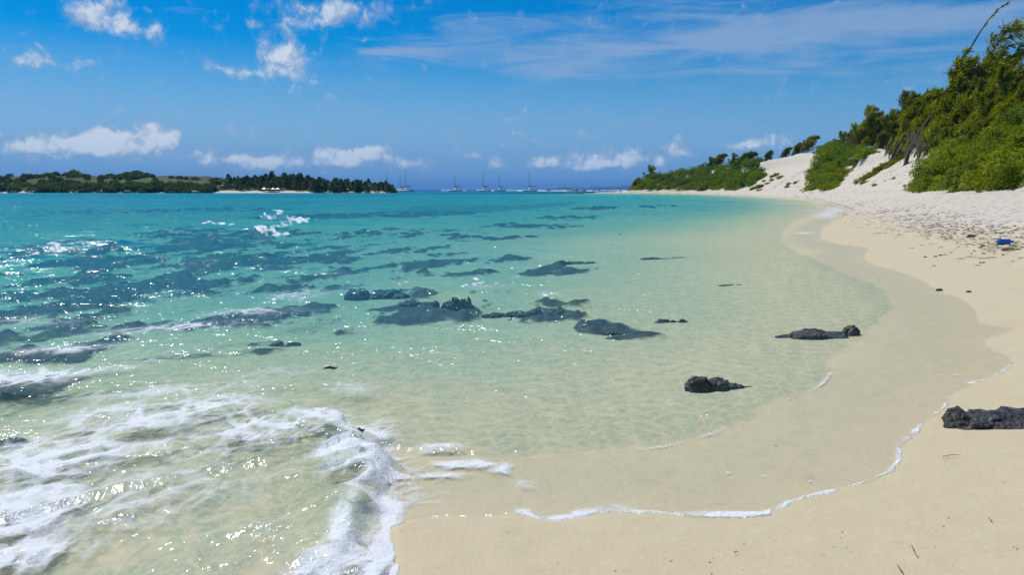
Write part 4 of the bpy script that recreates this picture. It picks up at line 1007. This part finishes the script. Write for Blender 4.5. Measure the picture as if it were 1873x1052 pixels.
# ------------------------------------------------------------------ people
def person(loc, rz, height, pose, label, top=None, bottom=None, hair=M_HAIR):
    r_ = empty('person', loc, rz, height / 1.72); tag(r_, label, 'person')
    J, E = pose['j'], pose['e']; RAD = pose['r']
    me = bpy.data.meshes.new('body'); me.from_pydata([J[k_] for k_ in J], [(list(J).index(a), list(J).index(b)) for a, b in E], [])
    o = bpy.data.objects.new('body', me); COL.objects.link(o)
    md = o.modifiers.new('skin', 'SKIN'); md2 = o.modifiers.new('sub', 'SUBSURF'); md2.levels = 1
    for i, k_ in enumerate(J):
        sv = me.skin_vertices[0].data[i]; sv.radius = (RAD[k_], RAD[k_] * .85); sv.use_root = k_ == 'pelvis'
    dg = bpy.context.evaluated_depsgraph_get(); me2 = bpy.data.meshes.new_from_object(o.evaluated_get(dg)); bpy.data.objects.remove(o)
    me2.materials.clear(); me2.materials.append(M_SKIN); me2.name = 'body'
    me2.polygons.foreach_set('use_smooth', [True] * len(me2.polygons))
    b = bpy.data.objects.new('body', me2); COL.objects.link(b); b.parent = r_
    hd = Vector(J['head']); m_ = MB()
    m_.loft([[(hd.x - .01 + .105 * s_ * math.cos(a), hd.y + .02 + .115 * s_ * math.sin(a), hd.z + dz) for a in [k_ * math.pi / 4 for k_ in range(8)]] for s_, dz in ((1.0, -.03), (1.02, .05), (.75, .12), (.2, .145))]); m_.build('hair', hair, r_)
    pel = Vector(J['pelvis']); ch = Vector(J['chest'])
    if bottom:
        m_ = MB(); m_.tube([pel + (ch - pel) * .22, pel, pel.lerp(Vector(J['kl']).lerp(Vector(J['kr']), .5), .22)], [.165, .18, .175], 10); m_.build('shorts', bottom, r_)
    if top:
        m_ = MB(); m_.tube([pel + (ch - pel) * .5, ch, ch + (Vector(J['neck']) - ch) * .45], [.16, .185, .16], 10); m_.build('top', top, r_)
    return r_
EDG = [('pelvis', 'waist'), ('waist', 'chest'), ('chest', 'neck'), ('neck', 'head'), ('head', 'crown'), ('chest', 'sl'), ('sl', 'el'), ('el', 'hl'), ('hl', 'fl'), ('chest', 'sr'), ('sr', 'er'), ('er', 'hr'), ('hr', 'fr'),
       ('pelvis', 'pl'), ('pl', 'kl'), ('kl', 'al'), ('al', 'tl'), ('pelvis', 'pr'), ('pr', 'kr'), ('kr', 'ar'), ('ar', 'tr')]
RD = dict(pelvis=.15, waist=.13, chest=.15, neck=.06, head=.095, crown=.07, sl=.07, el=.045, hl=.032, fl=.03, sr=.07, er=.045, hr=.032, fr=.03, pl=.095, kl=.06, al=.04, tl=.035, pr=.095, kr=.06, ar=.04, tr=.035)
stand = dict(e=EDG, r=RD, j=dict(pelvis=(0, 0, .92), waist=(0, 0, 1.08), chest=(0, 0, 1.28), neck=(0, -.01, 1.46), head=(0, -.03, 1.58), crown=(0, -.02, 1.66), sl=(-.19, 0, 1.38), el=(-.25, .02, 1.10), hl=(-.26, -.08, .86), fl=(-.26, -.1, .77), sr=(.19, 0, 1.38), er=(.28, .0, 1.12), hr=(.22, -.14, .93), fr=(.18, -.2, .86),
             pl=(-.1, 0, .84), kl=(-.12, -.03, .48), al=(-.13, .0, .09), tl=(-.14, -.15, .03), pr=(.1, 0, .84), kr=(.12, -.05, .48), ar=(.13, .05, .09), tr=(.14, -.1, .03)))
bend = dict(e=EDG, r=RD, j=dict(pelvis=(0, .1, .88), waist=(0, .0, 1.0), chest=(0, -.2, 1.10), neck=(0, -.37, 1.12), head=(0, -.5, 1.12), crown=(0, -.58, 1.1), sl=(-.19, -.25, 1.1), el=(-.22, -.32, .82), hl=(-.16, -.42, .58), fl=(-.14, -.46, .5), sr=(.19, -.25, 1.1), er=(.22, -.34, .82), hr=(.18, -.44, .58), fr=(.16, -.48, .5),
            pl=(-.1, .08, .82), kl=(-.12, -.04, .47), al=(-.13, .08, .09), tl=(-.14, -.08, .03), pr=(.1, .08, .82), kr=(.12, -.06, .47), ar=(.13, .08, .09), tr=(.14, -.08, .03)))
pt = dune_hit(1497, 280, 140, 190)
person(pt, .3, 1.78, stand, 'person in red swimwear standing on the dune top above the scarp', M_REDC, M_REDC)
def sand_at(px, Y):
    a = ray(px, 350); x = a.x / a.y * Y; return Vector((x, Y, float(beach_z(np.array([[x, Y]]))[0][0])))
person(sand_at(1135, 355), .5, 1.78, stand, 'tanned person in dark shorts standing near the far waterline', None, M_BLACK)
person(sand_at(1173, 350), 1.2, 1.7, bend, 'person bending forward with a teal towel on the far beach', None, M_TEAL)
tw = MB(); tw.loft([[(-.7, -.35, 0), (.7, -.4, 0), (.75, .35, 0), (-.65, .4, 0)], [(-.68, -.33, .05), (.6, -.35, .14), (.65, .3, .12), (-.6, .36, .06)]])
o = tw.build('towel', M_TEAL); o.location = sand_at(1168, 348) + Vector((0, 0, .03)); tag(o, 'teal beach towel spread by the bending person', 'towel')
person(sand_at(1112, 420), -.3, 1.7, stand, 'distant person in a red top far out on the sandy point', M_REDC, M_NAVY)

# ------------------------------------------------------------------ island across the lagoon
IX = np.linspace(-560, -59, 300); IV = np.linspace(0, 190, 60)
IU, IVV = np.meshgrid(IX, IV, indexing='ij')
pxcol = CX + FPX * IX / 425.0
ridge = np.interp(pxcol, [-900, -300, -100, 0, 60, 125, 200, 270, 330, 400, 450, 600, 715, 742], [6, 8.2, 9.6, 10.0, 9.4, 9.9, 9.8, 9.4, 7.8, 6.0, 5.4, 2.6, 1.6, -1.5])
shore_y = 404 + 8 * np.sin(IX * .021) + np.interp(pxcol, [-900, 300, 390, 560, 768], [30, 0, -4, 6, 30])
IZ = -0.6 + (ridge[:, None] + .6) * np.clip(np.sin(np.clip(IVV / 75, 0, 1) * math.pi / 2), 0, 1) ** 1.0 * sst(190, 110, IVV)
IZ = np.where(IVV < 9, np.minimum(IZ, -.6 + IVV * .22), IZ)
IZ += (fbm(IU * .05, IVV * .05, 121, 4) - .5) * 2.4 * sst(8, 40, IVV) + (fbm(IU * .3, IVV * .3, 122, 3) - .5) * .6 * sst(4, 20, IVV)
IYY = shore_y[:, None] + IVV
IZ -= 9 * sst(714, 736, CX + FPX * IU / IYY)
ni, nj = IU.shape; i0, j0 = np.meshgrid(np.arange(ni - 1), np.arange(nj - 1), indexing='ij')
iq = np.stack([i0 * nj + j0, i0 * nj + j0 + 1, (i0 + 1) * nj + j0 + 1, (i0 + 1) * nj + j0], -1).reshape(-1, 4)[:, ::-1]
tag(np_mesh('island', np.stack([IU.ravel(), IYY.ravel(), IZ.ravel()], 1), iq, M_HILL), kind='structure')
def isl(px, v):
    x = (px - CX) / FPX * (405 + v); i = int(np.clip(np.interp(x, IX, np.arange(ni)), 0, ni - 1)); j = int(np.interp(v, IV, np.arange(nj)))
    return Vector((x, IYY[i, j], IZ[i, j]))
def far_tree(seed, tall, n=420):
    rnd_ = random.Random(seed); mb_ = MB(); off = Vector((seed, 0, 0))
    mb_.tube([(0, 0, -.5), (.1, 0, tall * .5), (.25, 0, tall * .85)], [.22, .15, .05], 5)
    for k_ in range(n):
        h_ = rnd_.random() ** .8; z = tall * (.08 + .9 * h_); an = rnd_.uniform(0, 6.28)
        rr = tall * .36 * (math.sin(min(1, h_ * 1.05 + .15) * math.pi) ** .6 + .08) * (.75 + .6 * mnoise.noise(Vector((math.cos(an), math.sin(an), h_ * 3)) * 1.4 + off)) * rnd_.uniform(.5, 1.05)
        p = Vector((math.cos(an) * rr + .3 * h_, math.sin(an) * rr, z)); d = (Vector((math.cos(an) * .6 + .3, math.sin(an) * .6, .7)) + rvec(rnd_) * .6).normalized()
        nn = rvec(rnd_); nn = (nn - d * nn.dot(d)).normalized(); leaf_quad(mb_, p, d, nn, rnd_.uniform(.7, 1.5), rnd_.uniform(.16, .34), 0)
    return mb_.mesh('far_casuarina', M_ISL, False)
FT = [far_tree(70 + i, 7.0) for i in range(4)]
def far_bush(seed, n=380):
    rnd_ = random.Random(seed); mb_ = MB(); off = Vector((seed, 3, 0))
    for k_ in range(n):
        d = rvec(rnd_); d.z = abs(d.z); r_ = (1 + .5 * mnoise.noise(d * 2 + off)) * rnd_.uniform(.7, 1.05)
        p = Vector((d.x * 2.2 * r_, d.y * 2.0 * r_, d.z * 2.0 * r_ - .2)); l_ = (d + rvec(rnd_) * .9).normalized(); nn = rvec(rnd_); nn = (nn - l_ * nn.dot(l_)).normalized()
        leaf_quad(mb_, p, l_, nn, rnd_.uniform(.5, .95), rnd_.uniform(.18, .32), 0)
    return mb_.mesh('island_bush', M_ISL, False)
FB = [far_bush(80 + i) for i in range(3)]
ri = random.Random(21)
def plant_far(me, name, p, sc, lab, cat, grp=None):
    o = bpy.data.objects.new(name, me); COL.objects.link(o); o.location = p; o.rotation_euler = (0, 0, ri.uniform(0, 6.28)); s_ = sc
    o.scale = (s_ * ri.uniform(.9, 1.25), s_ * ri.uniform(.9, 1.25), s_ * ri.uniform(.85, 1.15)); tag(o, lab, cat, grp); return o
for k_ in range(150):
    px = ri.uniform(438, 724); v = ri.uniform(5, 42) if px > 575 else ri.uniform(14, 50)
    hgt = np.interp(px, [438, 470, 510, 545, 600, 660, 724], [.62, .72, .98, 1.02, .92, .82, .66])
    plant_far(ri.choice(FT), 'far_casuarina', isl(px, v) - Vector((0, 0, .2)), hgt * ri.uniform(.8, 1.05), 'casuarina in the dense wood behind the island beach', 'tree', 'casuarina wood on the island')
for k_ in range(150):
    px = ri.uniform(-130, 396) if k_ % 3 else ri.uniform(60, 396); v = (4.5 if k_ % 2 else 8) + abs(ri.gauss(0, 6))
    plant_far(ri.choice(FB), 'island_bush', isl(px, v), ri.uniform(.9, 1.6), 'dark bush on the low shore of the island', 'bush', 'bushes along the island shore')
for k_ in range(26):
    plant_far(ri.choice(FB), 'hilltop_tree', isl(ri.uniform(210, 262), ri.uniform(50, 66)), ri.uniform(.9, 1.25), 'tree in the square-topped clump on the island hill', 'tree', 'square clump on the hilltop')
for (px, v, sc, lab) in [(125, 68, 1.5, 'domed dark bush standing on the island hilltop'), (114, 70, .9, 'small bush left of the dome on the hilltop'), (271, 60, .9, 'small bush just right of the square hilltop clump'), (70, 72, .7, 'tiny bush on the far left of the island ridge')]:
    plant_far(FB[0], 'island_bush', isl(px, v), sc, lab, 'bush')
plant_far(FT[1], 'far_casuarina', isl(429, 40), .85, 'lone thin tree left of the island wood', 'tree')
for k_ in range(170):
    plant_far(ri.choice(FB), 'island_bush', isl(ri.uniform(-120, 450) if k_ % 3 else ri.uniform(-120, 150), ri.uniform(14, 62)), ri.uniform(.5, 1.1), 'low dark bush scattered on the island hillside', 'bush', 'bushes on the island hillside')
# beach canopies
for (px, mt, lab) in [(490, M_WHITE, 'white canopy left of the orange one on the island beach'), (498, M_ORANGE, 'orange canopy on the island beach'), (506, M_WHITE, 'white canopy just right of the orange one'), (514, M_WHITE, 'white canopy at the right end of the row')]:
    p = isl(px, 10.5); r_ = empty('beach_canopy', p); tag(r_, lab, 'canopy', 'canopies on the island beach')
    m_ = MB(); m_.loft([[(-1.1, -1.1, 1.5), (1.1, -1.1, 1.5), (1.1, 1.1, 1.5), (-1.1, 1.1, 1.5)], [(-.1, -.1, 2.3), (.1, -.1, 2.3), (.1, .1, 2.3), (-.1, .1, 2.3)]]); m_.build('canopy_top', mt, r_, False)
    for sx in (-1, 1):
        for sy in (-1, 1):
            m_ = MB(); m_.tube([(sx, sy, -.3), (sx, sy, 1.52)], .04, 5); m_.build('pole', M_ALU, r_)
for (px, v, L, lab) in [(52, 4.5, 1.4, 'pale boulder on the island shore at far left'), (232, 4.5, 1.6, 'pale flat rock below the island bushes'), (262, 4.5, 2.0, 'pale rock ledge right of the flat one on the island shore'), (322, 5, 1.8, 'pale rock under the island bushes midway to the beach'), (372, 6, 1.8, 'pale broken rock at the left end of the island beach')]:
    o = rock_mesh('boulder', int(px), [(0, 0, .3, L, L * .6, L * .45), (L * .8, .3, .1, L * .6, L * .5, L * .3)], .5, 2).build('boulder', M_DRIFT); o.location = isl(px, v) + Vector((0, -2, .3)); tag(o, lab, 'rock')

# ------------------------------------------------------------------ far mountains and the air
mx = np.linspace(200, 2300, 180); mpx = CX + FPX * mx / 9000
mh = np.interp(mpx, [965, 1000, 1030, 1060, 1085, 1105, 1125, 1150, 1180, 1220, 1300], [2, 12, 30, 16, 32, 38, 32, 52, 44, 40, 12]) + 16 * (fbm(mx * .01, mx * 0, 131, 4) - .5)
mh = np.maximum(mh, .5)
rows = [(8800, -1), (8850, .12), (9000, 1.0), (9300, .6), (9700, -.1)]
mv = np.array([[x, y + 60 * math.sin(x * .01), h_ * k_ if k_ > 0 else -2] for x, h_ in zip(mx, mh) for (y, k_) in rows])
i0, j0 = np.meshgrid(np.arange(179), np.arange(4), indexing='ij')
mq = np.stack([i0 * 5 + j0, i0 * 5 + j0 + 1, (i0 + 1) * 5 + j0 + 1, (i0 + 1) * 5 + j0], -1).reshape(-1, 4)[:, ::-1]
tag(np_mesh('mountains', mv, mq, M_MOUNT), kind='structure')
HAZE = True
if HAZE:
    m, n = material('haze_air')
    v = n.new('ShaderNodeVolumePrincipled'); v.inputs['Color'].default_value = (.16, .45, .95, 1); v.inputs['Density'].default_value = 0.00010; v.inputs['Anisotropy'].default_value = 0.1
    n.out(None, v.outputs[0])
    mb = MB(); mb.box((0, 0, 32), (27000, 27000, 108)); o = mb.build('haze', m, smooth=False); tag(o, kind='stuff')
